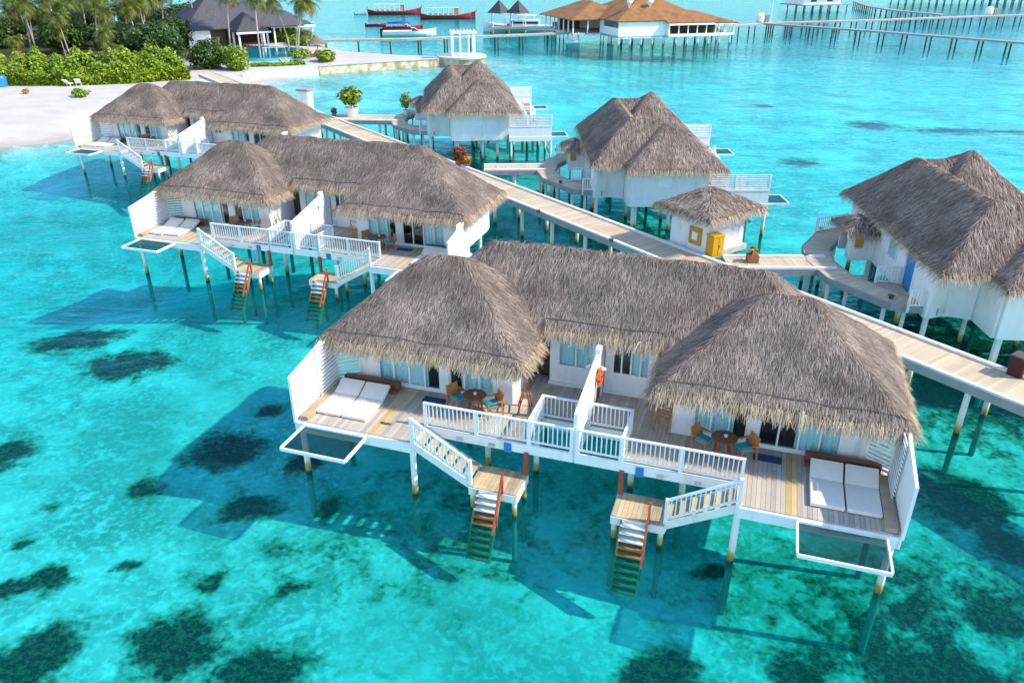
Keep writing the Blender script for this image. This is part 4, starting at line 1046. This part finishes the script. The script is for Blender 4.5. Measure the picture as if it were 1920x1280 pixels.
bush(50, 178, .45, .7, 120, .15, 'palm_dry', 'tiny dry shrub on the beach sand at the left')
bush(240, 182, .7, .6, 260, .18, 'leaf_bright', 'low green shrub on the sand at the left tip of the farthest thatched roof')
bush(325, 75, 4.2, 5.0, 2600, .36, 'leaf_dark', 'dark green tree crown in front of the left end of the pavilion roof')

# ------------------------------------------------------------------ island buildings
PA = R(36)
pv = thing('beach_pavilion', 'large open pavilion with dark grey shingle roof behind the pool', 'pavilion', (-62.0, 156.5, 1.1), PA)
def hip_roof(name, blocks, parent, m, cell=.5):
    f, ins = field(blocks, .05); xs = [b for q in blocks for b in q[:2]]; ysv = [b for q in blocks for b in q[2:4]]
    gx_ = np.unique(np.concatenate([np.arange(min(xs), max(xs), cell), xs])); gy_ = np.unique(np.concatenate([np.arange(min(ysv), max(ysv), cell), ysv]))
    X, Y = np.meshgrid(gx_, gy_, indexing='ij'); Zz = f(X, Y); mb = MB(); ix = {}
    for i in range(len(gx_) - 1):
        for j in range(len(gy_) - 1):
            if not ins(np.array((gx_[i] + gx_[i + 1]) / 2), np.array((gy_[j] + gy_[j + 1]) / 2)): continue
            q = []
            for a, b in ((i, j), (i + 1, j), (i + 1, j + 1), (i, j + 1)):
                if (a, b) not in ix: ix[(a, b)] = len(mb.v); mb.v.append((X[a, b], Y[a, b], Zz[a, b]))
                q.append(ix[(a, b)])
            mb.f.append(tuple(q))
    ob = mb.build(name, m, parent); s = ob.modifiers.new('thick', 'SOLIDIFY'); s.thickness = .2; s.offset = -1; return ob
hip_roof('roof', [(0, 24, 0, 17, 3.4, .78, .78), (18, 27.5, 3, 14, 3.2, .6, .6)], pv, 'shingle')
hip_roof('porch_roof', [(8, 14.5, -6, 3, 3.1, 1.0, 1.0)], pv, 'shingle', .4)
mb = MB(); mb.box(-1, 28, -1.5, 16, -.4, .05); mb.box(7, 15, -6.5, -1.5, -.4, .05); mb.build('floor', 'concrete', pv)
for q in ((1, 23, 9, 9.3, 0, 3.5), (5, 8, 1.2, 1.5, 0, 3.3), (19, 26.5, 12, 12.3, 0, 3.2)):
    mb = MB(); mb.box(*q); mb.build('wall', 'interior', pv)
mb = MB(); mb.box(.8, 5, .8, 1.15, 0, 3.2); mb.build('front_wall', 'white_paint', pv)
for x, y in [(8.5, -5.4), (14, -5.4), (8.5, -2), (14, -2)] + [(15.5 + 2.3 * i, 1.0 if i < 2 else 3.6) for i in range(6)]:
    mb = MB(); mb.box(x - .16, x + .16, y - .16, y + .16, .05, 3.5); mb.build('column', 'white_paint', pv)
mb = MB(); mb.box(7.9, 14.6, -6.1, -5.9, 2.75, 3.08); mb.box(18, 27.5, 2.9, 3.1, 2.8, 3.18); mb.box(27.3, 27.5, 3.1, 14, 2.8, 3.18); mb.build('eave_beam', 'white_paint', pv)
for i in range(8):
    mb = MB(); x, y = (10 + (i % 3) * 1.7, -4.4 + (i // 3) * 1.9); mb.lathe((x, y, .05), [(.3, 0), (.08, .05), (.08, .66), (.5, .68), (.5, .72)], 12)
    o = mb.build('dining_table', 'teak'); o.parent = None
    o.matrix_world = Matrix.Translation((-62.0, 156.5, 1.1)) @ Matrix.Rotation(PA, 4, 'Z'); tag(o, 'small round wooden table under the porch roof of the grey pavilion', 'table', 'tables under the pavilion porch')
# infinity pool
pc = at(492, 98, 1.6)
pl = thing('infinity_pool', 'curved turquoise infinity pool in front of the grey pavilion', 'pool', (pc[0], pc[1], 0), R(20))
ell = [(8.6 * math.cos(a), 10.5 * math.sin(a) * (1 if math.sin(a) < 0 else .9)) for a in np.linspace(0, 2 * math.pi, 40)[:-1]]
mb = MB(); mb.prism(ell, .6, 1.55); mb.build('basin_wall', 'pool_tile', pl)
mb = MB(); mb.prism([(x * .96, y * .97) for x, y in ell], 1.4, 1.58); mb.build('pool_water', 'pool_water', pl)
# goal net frame over pool
t = thing('pool_goal', 'white tubular ball goal standing in the pool', 'goal', (*at(515, 103, 1.6)[:2], 1.3), R(10))
mb = MB(); mb.tube([(-1.9, 0, 0), (-1.9, 0, 1.5), (1.9, 0, 1.5), (1.9, 0, 0)], .05, 6); mb.build('frame', 'hull_white', t)
# sea wall, spit and pergola
def seawall(name, label, pts, w, z, m, cm):
    t = thing(name, label, 'sea wall', (*pts[0], 0)); o = np.array(pts[0]); mb, cp = MB(), MB()
    for p, q in zip(pts[:-1], pts[1:]):
        p, q = np.array(p) - o, np.array(q) - o; mb.bar((*p, z / 2 - 1), (*q, z / 2 - 1), w, z + 2); cp.bar((*p, z + .055), (*q, z + .055), w + .25, .10)
    mb.build('face', m, t); cp.build('coping', cm, t)
seawall('sea_wall', 'pale smooth sea wall below the green hedge by the pool', [(-40.6, 122.8), (-36.5, 126.6), (-31.4, 130.9)], .6, 1.35, 'white_weathered', 'concrete')
seawall('stone_wall', 'rough yellowish coral stone wall along the sand spit', [(-31.3, 131.2), (-22, 136.8), (-12.8, 141.4)], .8, 1.2, 'coral_stone', 'beach_sand')
t = thing('round_terrace', 'round stone terrace at the tip of the sand spit', 'terrace', (-8.9, 144.2, 0))
mb = MB(); mb.lathe((0, 0, 0), [(4.0, -2.5), (4.0, 1.2)], 28); mb.build('base', 'coral_stone', t); mb = MB(); mb.lathe((0, 0, 0), [(4.4, 1.202), (4.4, 1.5)], 28); mb.build('paving', 'concrete', t)
t = thing('pergola', 'white open pergola of posts and beams on the round terrace', 'pergola', (-8.6, 144.4, 1.5), R(8))
for x, y in ((-1.9, -1.4), (1.9, -1.4), (-1.9, 1.4), (1.9, 1.4), (-.6, -1.4), (.9, -1.4)):
    mb = MB(); mb.box(x - .13, x + .13, y - .13, y + .13, 0, 3.6); mb.build('post', 'hull_white', t)
mb = MB(); mb.box(-2.3, 2.3, -1.6, -1.25, 3.602, 3.9); mb.box(-2.3, 2.3, 1.25, 1.6, 3.602, 3.9); mb.build('beam', 'hull_white', t)
mb = MB()
for i in range(8): mb.box(-2.1 + i * .58, -1.98 + i * .58, -1.9, 1.9, 3.902, 4.1)
mb.build('rafters', 'hull_white', t)
# sunshade, chairs, beach things
p = at(597, 103, 1.1); us = thing('thatched_sunshade', 'small thatched sunshade on a pole on the sand by the jetty', 'sunshade', (p[0], p[1], gz(p[0], p[1])))
mb = MB(); mb.tube([(0, 0, -.3), (0, 0, 2.6)], .09, 8); mb.build('pole', 'palm_trunk', us)
mb = MB(); mb.lathe((0, 0, 0), [(1.9, 1.9), (1.6, 2.15), (.8, 2.8), (.08, 3.3)], 18); mb.build('canopy', 'thatch', us)
def lounger(px, py, rz, m, label, z=1.1, name='sun_lounger'):
    p = at(px, py, z); t = thing(name, label, 'lounger', (p[0], p[1], gz(p[0], p[1])), rz)
    mb = MB(); mb.box(-.35, .35, -1.0, .35, .3, .42); mb.build('seat', m, t)
    mb = MB(); mb.add([(-.35, .36, .3), (.35, .36, .3), (.35, .95, .85), (-.35, .95, .85), (-.35, .30, .42), (.35, .30, .42), (.35, .87, .95), (-.35, .87, .95)], [(0, 3, 2, 1), (4, 5, 6, 7), (0, 1, 5, 4), (1, 2, 6, 5), (2, 3, 7, 6), (3, 0, 4, 7)]); mb.build('backrest', m, t)
    for x in (-.3, .3):
        for y in (-.85, .3): mb = MB(); mb.box(x - .04, x + .04, y - .04, y + .04, -.1, .3); mb.build('leg', m, t)
lounger(133, 163, R(160), 'hull_white', 'white beach chair, left one of the two in front of the hedge', name='beach_chair'); lounger(149, 162, R(200), 'hull_white', 'white beach chair, right one of the two in front of the hedge', name='beach_chair')
lounger(532, 119, R(140), 'mattress_cloth', 'cream sun lounger, left one of the two beside the pool hedge'); lounger(542, 118, R(140), 'mattress_cloth', 'cream sun lounger, right one of the two beside the pool hedge'); lounger(556, 115, R(120), 'blue_plastic', 'blue sun lounger beside the bush at the right end of the pool')
lounger(578, 106, R(30), 'hull_red', 'dark red chair, left one under the thatched sunshade'); lounger(590, 107, R(-20), 'hull_red', 'dark red chair, right one under the thatched sunshade')
p = at(3, 165, 1.1); t = thing('barrel', 'blue plastic barrel on the beach at the left edge', 'barrel', (p[0], p[1], 1.1)); mb = MB(); mb.lathe((0, 0, 0), [(.7, 0), (.85, .3), (.85, 1.3), (.7, 1.6)], 18); mb.build('body', 'blue_plastic', t); mb = MB(); mb.lathe((0, 0, 1.602), [(.72, 0), (.5, .06)], 16); mb.build('lid', 'canopy_blue', t)
def parasol(px, py, label):
    p = at(px, py, 1.2); t = thing('parasol', label, 'parasol', (p[0], p[1], 1.0)); mb = MB(); mb.tube([(0, 0, 0), (0, 0, 2.5)], .04, 6); mb.build('pole', 'hull_white', t); mb = MB(); mb.lathe((0, 0, 0), [(1.5, 2.05), (.7, 2.45), (.04, 2.65)], 8); mb.build('canopy', 'hull_white', t)
parasol(368, 88, 'white parasol before the left end of the pavilion, left one of two'); parasol(381, 86, 'white parasol before the left end of the pavilion, right one of two')
# guard rail where the boardwalk lands
p, q = at(372, 150, 1.6), at(455, 142, 1.6)
t = thing('guard_rail', 'thin white guard rail at the shore end of the boardwalk', 'railing', (*q[:2], 1.2), 0)
mb = MB(); rail(mb, (0, 0, 0), (1.6, -2.4, 0), .9, .25); mb.build('rail_bars', 'white_weathered', t)

# ------------------------------------------------------------------ far jetties, restaurant, boats
GF = 'long thin jetties far out on the lagoon'
jetty('far_jetty', 'long thin jetty from the island to the restaurant with the orange roof', 'jetty', [(-41, 166.5), (-21.8, 169.5), (4.6, 180), (12, 184)], 2.2, 2.0, 5.2, GF, .16, kerb=False, cross=1.2, postm='dark_timber')
jetty('far_jetty', 'short jetty right of the orange roofed restaurant', 'jetty', [(46, 200), (52.8, 203.2), (62.5, 209)], 2.2, 2.0, 4, GF, .16, kerb=False, cross=1.2, postm='dark_timber')
jetty('far_jetty', 'long straight jetty running to the right edge below the other far jetty', 'jetty', [(63, 212), (82, 189), (101, 162.2), (118, 141)], 2.2, 2.0, 5.0, GF, .18, 'grey_timber', kerb=False, cross=1.2, postm='dark_timber')
jetty('far_jetty', 'upper long jetty bending away to the right edge', 'jetty', [(64, 212), (93, 221), (132, 237.5), (150, 243), (175, 250)], 2.2, 2.0, 5.0, GF, .18, kerb=False, cross=1.2, postm='dark_timber')
jetty('far_jetty', 'curved jetty between the far villa and the upper long jetty', 'jetty', [(126, 244), (121, 262), (122, 285), (130, 318)], 2.2, 2.0, 4.0, GF, .18, 'grey_timber', kerb=False, cross=1.2, postm='dark_timber')
for i, (x, y, lb) in enumerate(((63.5, 213.5, 'white storage tank at the junction of the two far jetties'), (138, 242, 'white storage tank on the upper far jetty near the right edge'))):
    t = thing('storage_tank', lb, 'tank', (x, y, 2.0)); mb = MB(); mb.lathe((0, 0, 0), [(.9, 0), (1.1, .3), (1.1, 1.6), (.7, 2.1), (.15, 2.25)], 16); mb.build('shell', 'hull_white', t)
    mb = MB(); mb.box(1.3, 2.2, -.6, .6, 0, 1.7); mb.build('cupboard', 'grey_timber', t)
mb = MB(); mb.tube([(0, 0, 0), (0, 0, 7)], [.09, .04], 6); o = tag(mb.build('flag_pole', 'hull_white'), 'thin white pole at the junction of the far jetties', 'pole'); o.location = (66.5, 214, 2)
RA = R(17)
rs = thing('restaurant', 'large over water restaurant with orange brown roof', 'restaurant', (22.3, 173.4, 0), RA)
hip_roof('roof', [(-.6, 21, -.6, 24, 5.0, .48, .48), (-7, 9, 9, 31, 4.8, .42, .42), (10.5, 27.5, -1.5, 13, 4.4, .30, .30)], rs, 'rust_roof')
mb = MB(); mb.box(0, 20, 0, 23, 1.7, 2.0); mb.box(-6.5, 0, 9.5, 30, 1.7, 2.0); mb.box(20, 27, -1, 12, 1.7, 2.0); mb.box(11, 20, -1, 0, 1.7, 2.0); mb.build('platform', 'concrete', rs)
for q in ((0, 11, 0, .2, 1.6, 4.9), (11, 11.2, -1, 1, 1.6, 4.5), (.2, 20, 22.8, 23, 2, 4.8)):
    mb = MB(); mb.box(*q); mb.build('wall', 'white_paint', rs)
mb = MB(); mb.box(0, .2, .2, 8, 1.6, 3.6); mb.box(0, .2, 8, 9.4, 1.6, 4.9); mb.build('wall', 'white_paint', rs)
mb = MB(); mb.box(.22, .3, .4, 8, 3.6, 4.9); fo = mb.build('window', 'dark_glass', rs)
mb = MB(); mb.box(11.2, 27, -1.1, -.95, 1.75, 2.3); mb.box(26.9, 27.05, -1, 12, 1.75, 2.3); mb.build('terrace_parapet', 'white_paint', rs)
mb = MB(); mb.box(11, 27.3, -1.4, -1.2, 4.0, 4.38); mb.box(27.2, 27.4, -1.2, 12.8, 4.0, 4.38); mb.build('eave_beam', 'white_paint', rs)
mb = MB(); mb.box(11.4, 26, 5, 5.2, 2, 4.4); mb.box(1, 19, 10, 10.2, 2, 5); mb.box(-5.5, 0, 22, 22.2, 2, 4.8); mb.build('interior_wall', 'interior', rs)
for x, y in [(11.4 + 2.2 * i, -.8) for i in range(8)] + [(26.7, 2 + 3 * i) for i in range(4)] + [(-6.3, 10 + 3 * i) for i in range(7)] + [(-3, 9.7), (0, 9.7)]:
    mb = MB(); mb.box(x - .11, x + .11, y - .11, y + .11, 2, 4.6); mb.build('column', 'white_paint', rs)
pm = None
for x in np.arange(0.3, 27, 2.6):
    for y in (0.3 if x < 11 else -.6, 5, 10):
        if pm is None: mb = MB(); mb.tube([(0, 0, -3), (0, 0, 1.7)], .16, 8); ob = mb.build('post', 'post_paint', rs); pm = ob
        else: ob = pm.copy(); COL.objects.link(ob)
        ob.location = (x, y, 0)
for y in np.arange(3, 30, 2.6):
    ob = pm.copy(); COL.objects.link(ob); ob.location = (.2 if y < 9 else -6.2, y, 0)
for x in (4.2, 9.0):
    mb = MB(); mb.tube([(x, 4.5, 6.6), (x, 4.5, 8.2), (x - .1, 4.0, 8.7), (x - .2, 3.3, 8.8)], .55, 12); mb.build('roof_vent', 'hull_white', rs)
for i in range(7):
    x, y = 12.8 + 2 * i, .9; mb = MB(); mb.lathe((0, 0, 0), [(.3, 0), (.07, .04), (.07, .68), (.55, .70), (.55, .74)], 12); o = mb.build('dining_table', 'teak')
    c, s = math.cos(RA), math.sin(RA); o.location = (22.3 + x * c - y * s, 173.4 + x * s + y * c, 2.0); tag(o, 'small round wooden table on the front terrace of the restaurant', 'table', 'tables on the restaurant terrace')
# twin gazebos
gd = thing('jetty_platform', 'low timber platform of the arrival jetty under the twin gazebos', 'platform', (-1.0, 206, 0), R(8))
mb = MB(); mb.box(-4.5, 4.5, -3, 3, 1.2, 1.6); mb.build('deck', 'grey_timber', gd)
for x in (-4, 0, 4):
    for y in (-2.6, 2.6): post_part(x, y, gd, .16, 1.2)
for i, (x, y, lb) in enumerate(((-3.2, 206.6, 'open gazebo with pointed grey roof, left one of the twin pair'), (1.5, 206.2, 'open gazebo with pointed grey roof, right one of the twin pair'))):
    t = thing('gazebo', lb, 'gazebo', (x, y, 1.6), R(8), 'twin gazebos on the arrival jetty'); mb = MB(); mb.lathe((0, 0, 0), [(3.0, 3.0), (2.9, 3.1), (.1, 5.9)], 4); mb.build('roof', 'shingle', t)
    for a in range(4):
        q = a * math.pi / 2 + math.pi / 4; mb = MB(); mb.box(2.3 * math.cos(q) - .1, 2.3 * math.cos(q) + .1, 2.3 * math.sin(q) - .1, 2.3 * math.sin(q) + .1, 0, 3.05); mb.build('post', 'hull_white', t)
# boats
def hull(mb, Ln, bw_, h, bow=1.0, stern=.3, n=14, z0=-.25):
    rows = []
    for i in range(n + 1):
        u = i / n; w = bw_ / 2 * (math.sin(math.pi * (.16 + .84 * (1 - u) ** .8 * .6 + .0)) if False else (1 - abs(2 * u - .85) ** 2.6 * .98 if u > .42 else .72 + .28 * math.sin(u / .42 * math.pi / 2)))
        w = max(w, .03); sh = h + bow * max(0, (u - .55) / .45) ** 2 + stern * max(0, (.25 - u) / .25) ** 2; x = -Ln / 2 + Ln * u
        rows.append([(x, -w, sh), (x, -w * .85, sh * .35), (x, -w * .3, z0), (x, w * .3, z0), (x, w * .85, sh * .35), (x, w, sh)])
    o = len(mb.v); mb.v += [p for r_ in rows for p in r_]
    for i in range(n):
        for j in range(5): mb.f.append((o + i * 6 + j, o + (i + 1) * 6 + j, o + (i + 1) * 6 + j + 1, o + i * 6 + j + 1))
    mb.f.append(tuple(o + j for j in range(6))); e = o + n * 6; mb.f.append(tuple(e + j for j in reversed(range(6))))
    return rows
def deck_of(mb, rows, dz):
    o = len(mb.v)
    for r_ in rows: mb.v += [(r_[0][0], r_[0][1] * .94, r_[0][2] - dz), (r_[5][0], r_[5][1] * .94, r_[5][2] - dz)]
    mb.f += [(o + 2 * i, o + 2 * i + 1, o + 2 * i + 3, o + 2 * i + 2) for i in range(len(rows) - 1)]
def dhoni(px, py, rz, label, Ln):
    p = at(px, py, 0); t = thing('dhoni_boat', label, 'boat', (p[0], p[1], 0), rz, 'red wooden dhonis anchored off the island')
    mb = MB(); rows = hull(mb, Ln, 3.8, .85, 1.2, .7); mb.build('hull', 'hull_red', t)
    mb = MB(); rr = [[(x, y * 1.02, z * .33) for x, y, z in r_] for r_ in rows]
    o = len(mb.v)
    for r_ in rows: mb.v += [(r_[1][0], r_[1][1] * 1.03, r_[1][2] + .15), (r_[2][0], r_[2][1] * 1.1, -.24), (r_[4][0], r_[4][1] * 1.03, r_[4][2] + .15), (r_[3][0], r_[3][1] * 1.1, -.24)]
    for i in range(len(rows) - 1):
        mb.f += [(o + 4 * i, o + 4 * i + 1, o + 4 * i + 5, o + 4 * i + 4), (o + 4 * i + 2, o + 4 * i + 6, o + 4 * i + 7, o + 4 * i + 3)]
    mb.build('lower_hull', 'hull_blue', t)
    mb = MB(); deck_of(mb, rows, .35); mb.build('deck', 'boat_deck', t)
    mb = MB(); mb.box(-Ln * .38, Ln * .20, -1.5, 1.5, 2.95, 3.08); mb.build('canopy', 'canopy_pale', t)
    for i in range(7):
        for s in (-1, 1): x = -Ln * .37 + i * Ln * .094; mb = MB(); mb.box(x - .06, x + .06, s * 1.4 - .06, s * 1.4 + .06, .9, 2.95); mb.build('canopy_post', 'hull_white', t)
    mb = MB()
    for i in range(6): mb.box(-Ln * .33 + i * Ln * .09, -Ln * .33 + i * Ln * .09 + .6, -1.25, 1.25, .85, 1.35)
    mb.build('bench_seats', 'boat_deck', t)
    mb = MB(); mb.box(Ln * .12, Ln * .19, -1.3, 1.3, .85, 2.9); mb.build('wheelhouse', 'boat_deck', t)
    mb = MB(); mb.tube([(Ln / 2 - .15, 0, 1.7), (Ln / 2 + .3, 0, 2.2), (Ln / 2 + .3, 0, 2.7)], [.2, .16, .1], 6); mb.build('prow', 'hull_red', t)
    mb = MB(); mb.tube([(-Ln / 2 + .1, 0, .6), (-Ln / 2 - .15, 0, 1.9), (-Ln / 2, 0, 2.5)], [.2, .16, .1], 6); mb.build('stern_post', 'hull_red', t)
dhoni(740, 27, R(8), 'red wooden dhoni with open canopy, farther and left one of the pair', 17.5)
dhoni(840, 35, R(8), 'red wooden dhoni with open canopy, nearer and right one of the pair', 17)
def speedboat(name, px, py, rz, Ln, hm, label, canopy=None, cabin=False):
    p = at(px, py, 0); t = thing(name, label, 'boat', (p[0], p[1], 0), rz)
    mb = MB(); rows = hull(mb, Ln, Ln * .28, Ln * .085, Ln * .05, 0); mb.build('hull', hm, t); mb = MB(); deck_of(mb, rows, Ln * .02); mb.build('deck', 'hull_white', t)
    if canopy: 
        mb = MB(); mb.lathe((0, 0, 0), [(Ln * .3, Ln * .16), (Ln * .24, Ln * .2), (.1, Ln * .22)], 12); o = mb.build('canopy', canopy, t); o.scale = (1.1, .45, 1); o.location = (-Ln * .12, 0, 0)
        for x in (-.3, .1):
            for s in (-1, 1): mb = MB(); mb.tube([(x * Ln, s * Ln * .1, Ln * .06), (x * Ln, s * Ln * .1, Ln * .17)], .04, 6); mb.build('canopy_post', 'hull_white', t)
    mb = MB(); mb.add([(Ln * .05, -Ln * .09, Ln * .08), (Ln * .18, -Ln * .07, Ln * .085), (Ln * .18, Ln * .07, Ln * .085), (Ln * .05, Ln * .09, Ln * .08), (Ln * .03, -Ln * .08, Ln * .14), (Ln * .08, -Ln * .06, Ln * .14), (Ln * .08, Ln * .06, Ln * .14), (Ln * .03, Ln * .08, Ln * .14)],
                      [(0, 3, 2, 1), (4, 5, 6, 7), (0, 1, 5, 4), (1, 2, 6, 5), (2, 3, 7, 6), (3, 0, 4, 7)]); mb.build('windscreen', 'dark_glass', t)
    mb = MB(); mb.box(-Ln * .54, -Ln * .48, -Ln * .05, Ln * .05, 0, Ln * .13); mb.build('outboard_motor', 'black_rubber', t)
    if cabin:
        mb = MB(); mb.box(-Ln * .3, Ln * .12, -Ln * .1, Ln * .1, Ln * .075, Ln * .16); mb.build('cabin', 'hull_white', t, bevel=.1)
        mb = MB(); mb.box(-Ln * .28, Ln * .1, -Ln * .102, Ln * .102, Ln * .11, Ln * .14); mb.build('cabin_window', 'dark_glass', t)
        mb = MB(); mb.box(-Ln * .25, Ln * .02, -Ln * .09, Ln * .09, Ln * .21, Ln * .22); mb.build('flybridge_roof', 'hull_white', t)
        mb = MB()
        for x in (-.22, 0):
            for s in (-1, 1): mb.box(x * Ln - .06, x * Ln + .06, s * Ln * .08 - .06, s * Ln * .08 + .06, Ln * .16, Ln * .21)
        mb.build('flybridge_post', 'hull_white', t)
speedboat('small_dinghy', 705, 49, R(5), 5.5, 'hull_red', 'small red and white dinghy below the left dhoni')
speedboat('small_tender', 676, 27, R(0), 4, 'hull_white', 'tiny white tender just left of the farther dhoni')
speedboat('canopy_boat', 757, 57, R(6), 10, 'hull_red', 'motor boat with a dark blue canopy and red stripe hull', 'canopy_blue')
speedboat('speedboat', 768, 67, R(8), 13, 'hull_white', 'long white speedboat in front of the blue canopy boat')
speedboat('motor_yacht', 972, 60, R(175), 18, 'hull_white', 'white motor yacht moored below the twin gazebos', cabin=True)
p = at(1074, 81, 0); t = thing('swan_pedalo', 'white swan shaped pedal boat in front of the restaurant', 'pedal boat', (p[0], p[1], 0), R(10))
mb = MB(); rows = hull(mb, 3.2, 1.5, .5, .3, .35); deck_of(mb, rows, .06); mb.build('hull', 'hull_white', t)
mb = MB(); mb.tube([(1.2, 0, .5), (1.25, 0, 1.2), (1.05, 0, 1.7), (1.25, 0, 2.0), (1.6, 0, 1.85)], [.25, .17, .14, .18, .06], 10); mb.build('neck', 'hull_white', t, smooth=True)
# a far resort wing
FV = None
for x, y, lb in ((108, 302, 'far over water villa on stilts at the top edge beside the curved jetty'), (168, 352, 'distant row of villa stilts at the top edge, left one of the right group'), (186, 350, 'distant row of villa stilts at the top edge, middle one of the right group'), (206, 352, 'distant row of villa stilts at the top right corner')):
    if FV is None:
        FV = thing('far_villa', lb, 'villa', (x, y, 0), R(20), 'far villas at the top edge')
        mb = MB(); mb.box(-8, 8, -5, 5, 2.0, 5.2); mb.build('wall', 'white_paint', FV)
        mb = MB(); mb.box(-5, -2.5, -5.03, -5.001, 2.8, 4.6); mb.box(2, 4.5, -5.03, -5.001, 2.8, 4.6); mb.build('window', 'dark_glass', FV)
        hip_roof('roof', [(-9.5, 9.5, -6.5, 6.5, 5, .75, .75)], FV, 'thatch')
        mb = MB(); mb.box(-10, 10, -8, 5.5, 1.7, 1.98); mb.build('deck', 'grey_timber', FV)
        pm = None
        for a in range(6):
            for b in (-7.5, -3, 2):
                if pm is None: mb = MB(); mb.tube([(0, 0, -3), (0, 0, 1.7)], .22, 8); ob = mb.build('post', 'grey_timber', FV); pm = ob
                else: ob = pm.copy(); COL.objects.link(ob)
                ob.location = (-9 + a * 3.6, b, 0)
    else: dup(FV, (x, y, 0), R(10), lb)

# ------------------------------------------------------------------ camera, light, render
cam = bpy.data.cameras.new('camera'); co = bpy.data.objects.new('camera', cam); COL.objects.link(co)
cam.lens = CAM_F / 1920 * 36; cam.sensor_width = 36; cam.clip_end = 20000; cam.clip_start = .1
co.location = (0, 0, CAM_H); co.rotation_euler = (math.pi / 2 - CAM_PITCH, 0, 0); SC.camera = co
EL, AZ = R(41), R(-10)
sv = Vector((math.cos(EL) * math.cos(AZ), math.cos(EL) * math.sin(AZ), math.sin(EL)))
sun = bpy.data.lights.new('sun', 'SUN'); so = bpy.data.objects.new('sun', sun); COL.objects.link(so)
sun.energy = 2.5; sun.angle = R(.8); sun.color = (1, .91, .76); so.rotation_euler = sv.to_track_quat('Z', 'Y').to_euler()
w = bpy.data.worlds.new('World'); SC.world = w; w.use_nodes = True
nt = w.node_tree; bg = nt.nodes['Background']; sk = nt.nodes.new('ShaderNodeTexSky'); sk.sky_type = 'NISHITA'; sk.sun_disc = False
sk.sun_elevation = EL; sk.sun_rotation = math.pi / 2 - AZ; sk.air_density = 1; sk.dust_density = .1; sk.ozone_density = 1.2
nt.links.new(sk.outputs[0], bg.inputs[0]); bg.inputs[1].default_value = .15
SC.view_settings.view_transform = 'Standard'; SC.view_settings.look = 'None'; SC.view_settings.exposure = 1.36; SC.view_settings.gamma = 1
SC.cycles.max_bounces = 6; SC.cycles.transparent_max_bounces = 12; SC.cycles.use_denoising = True
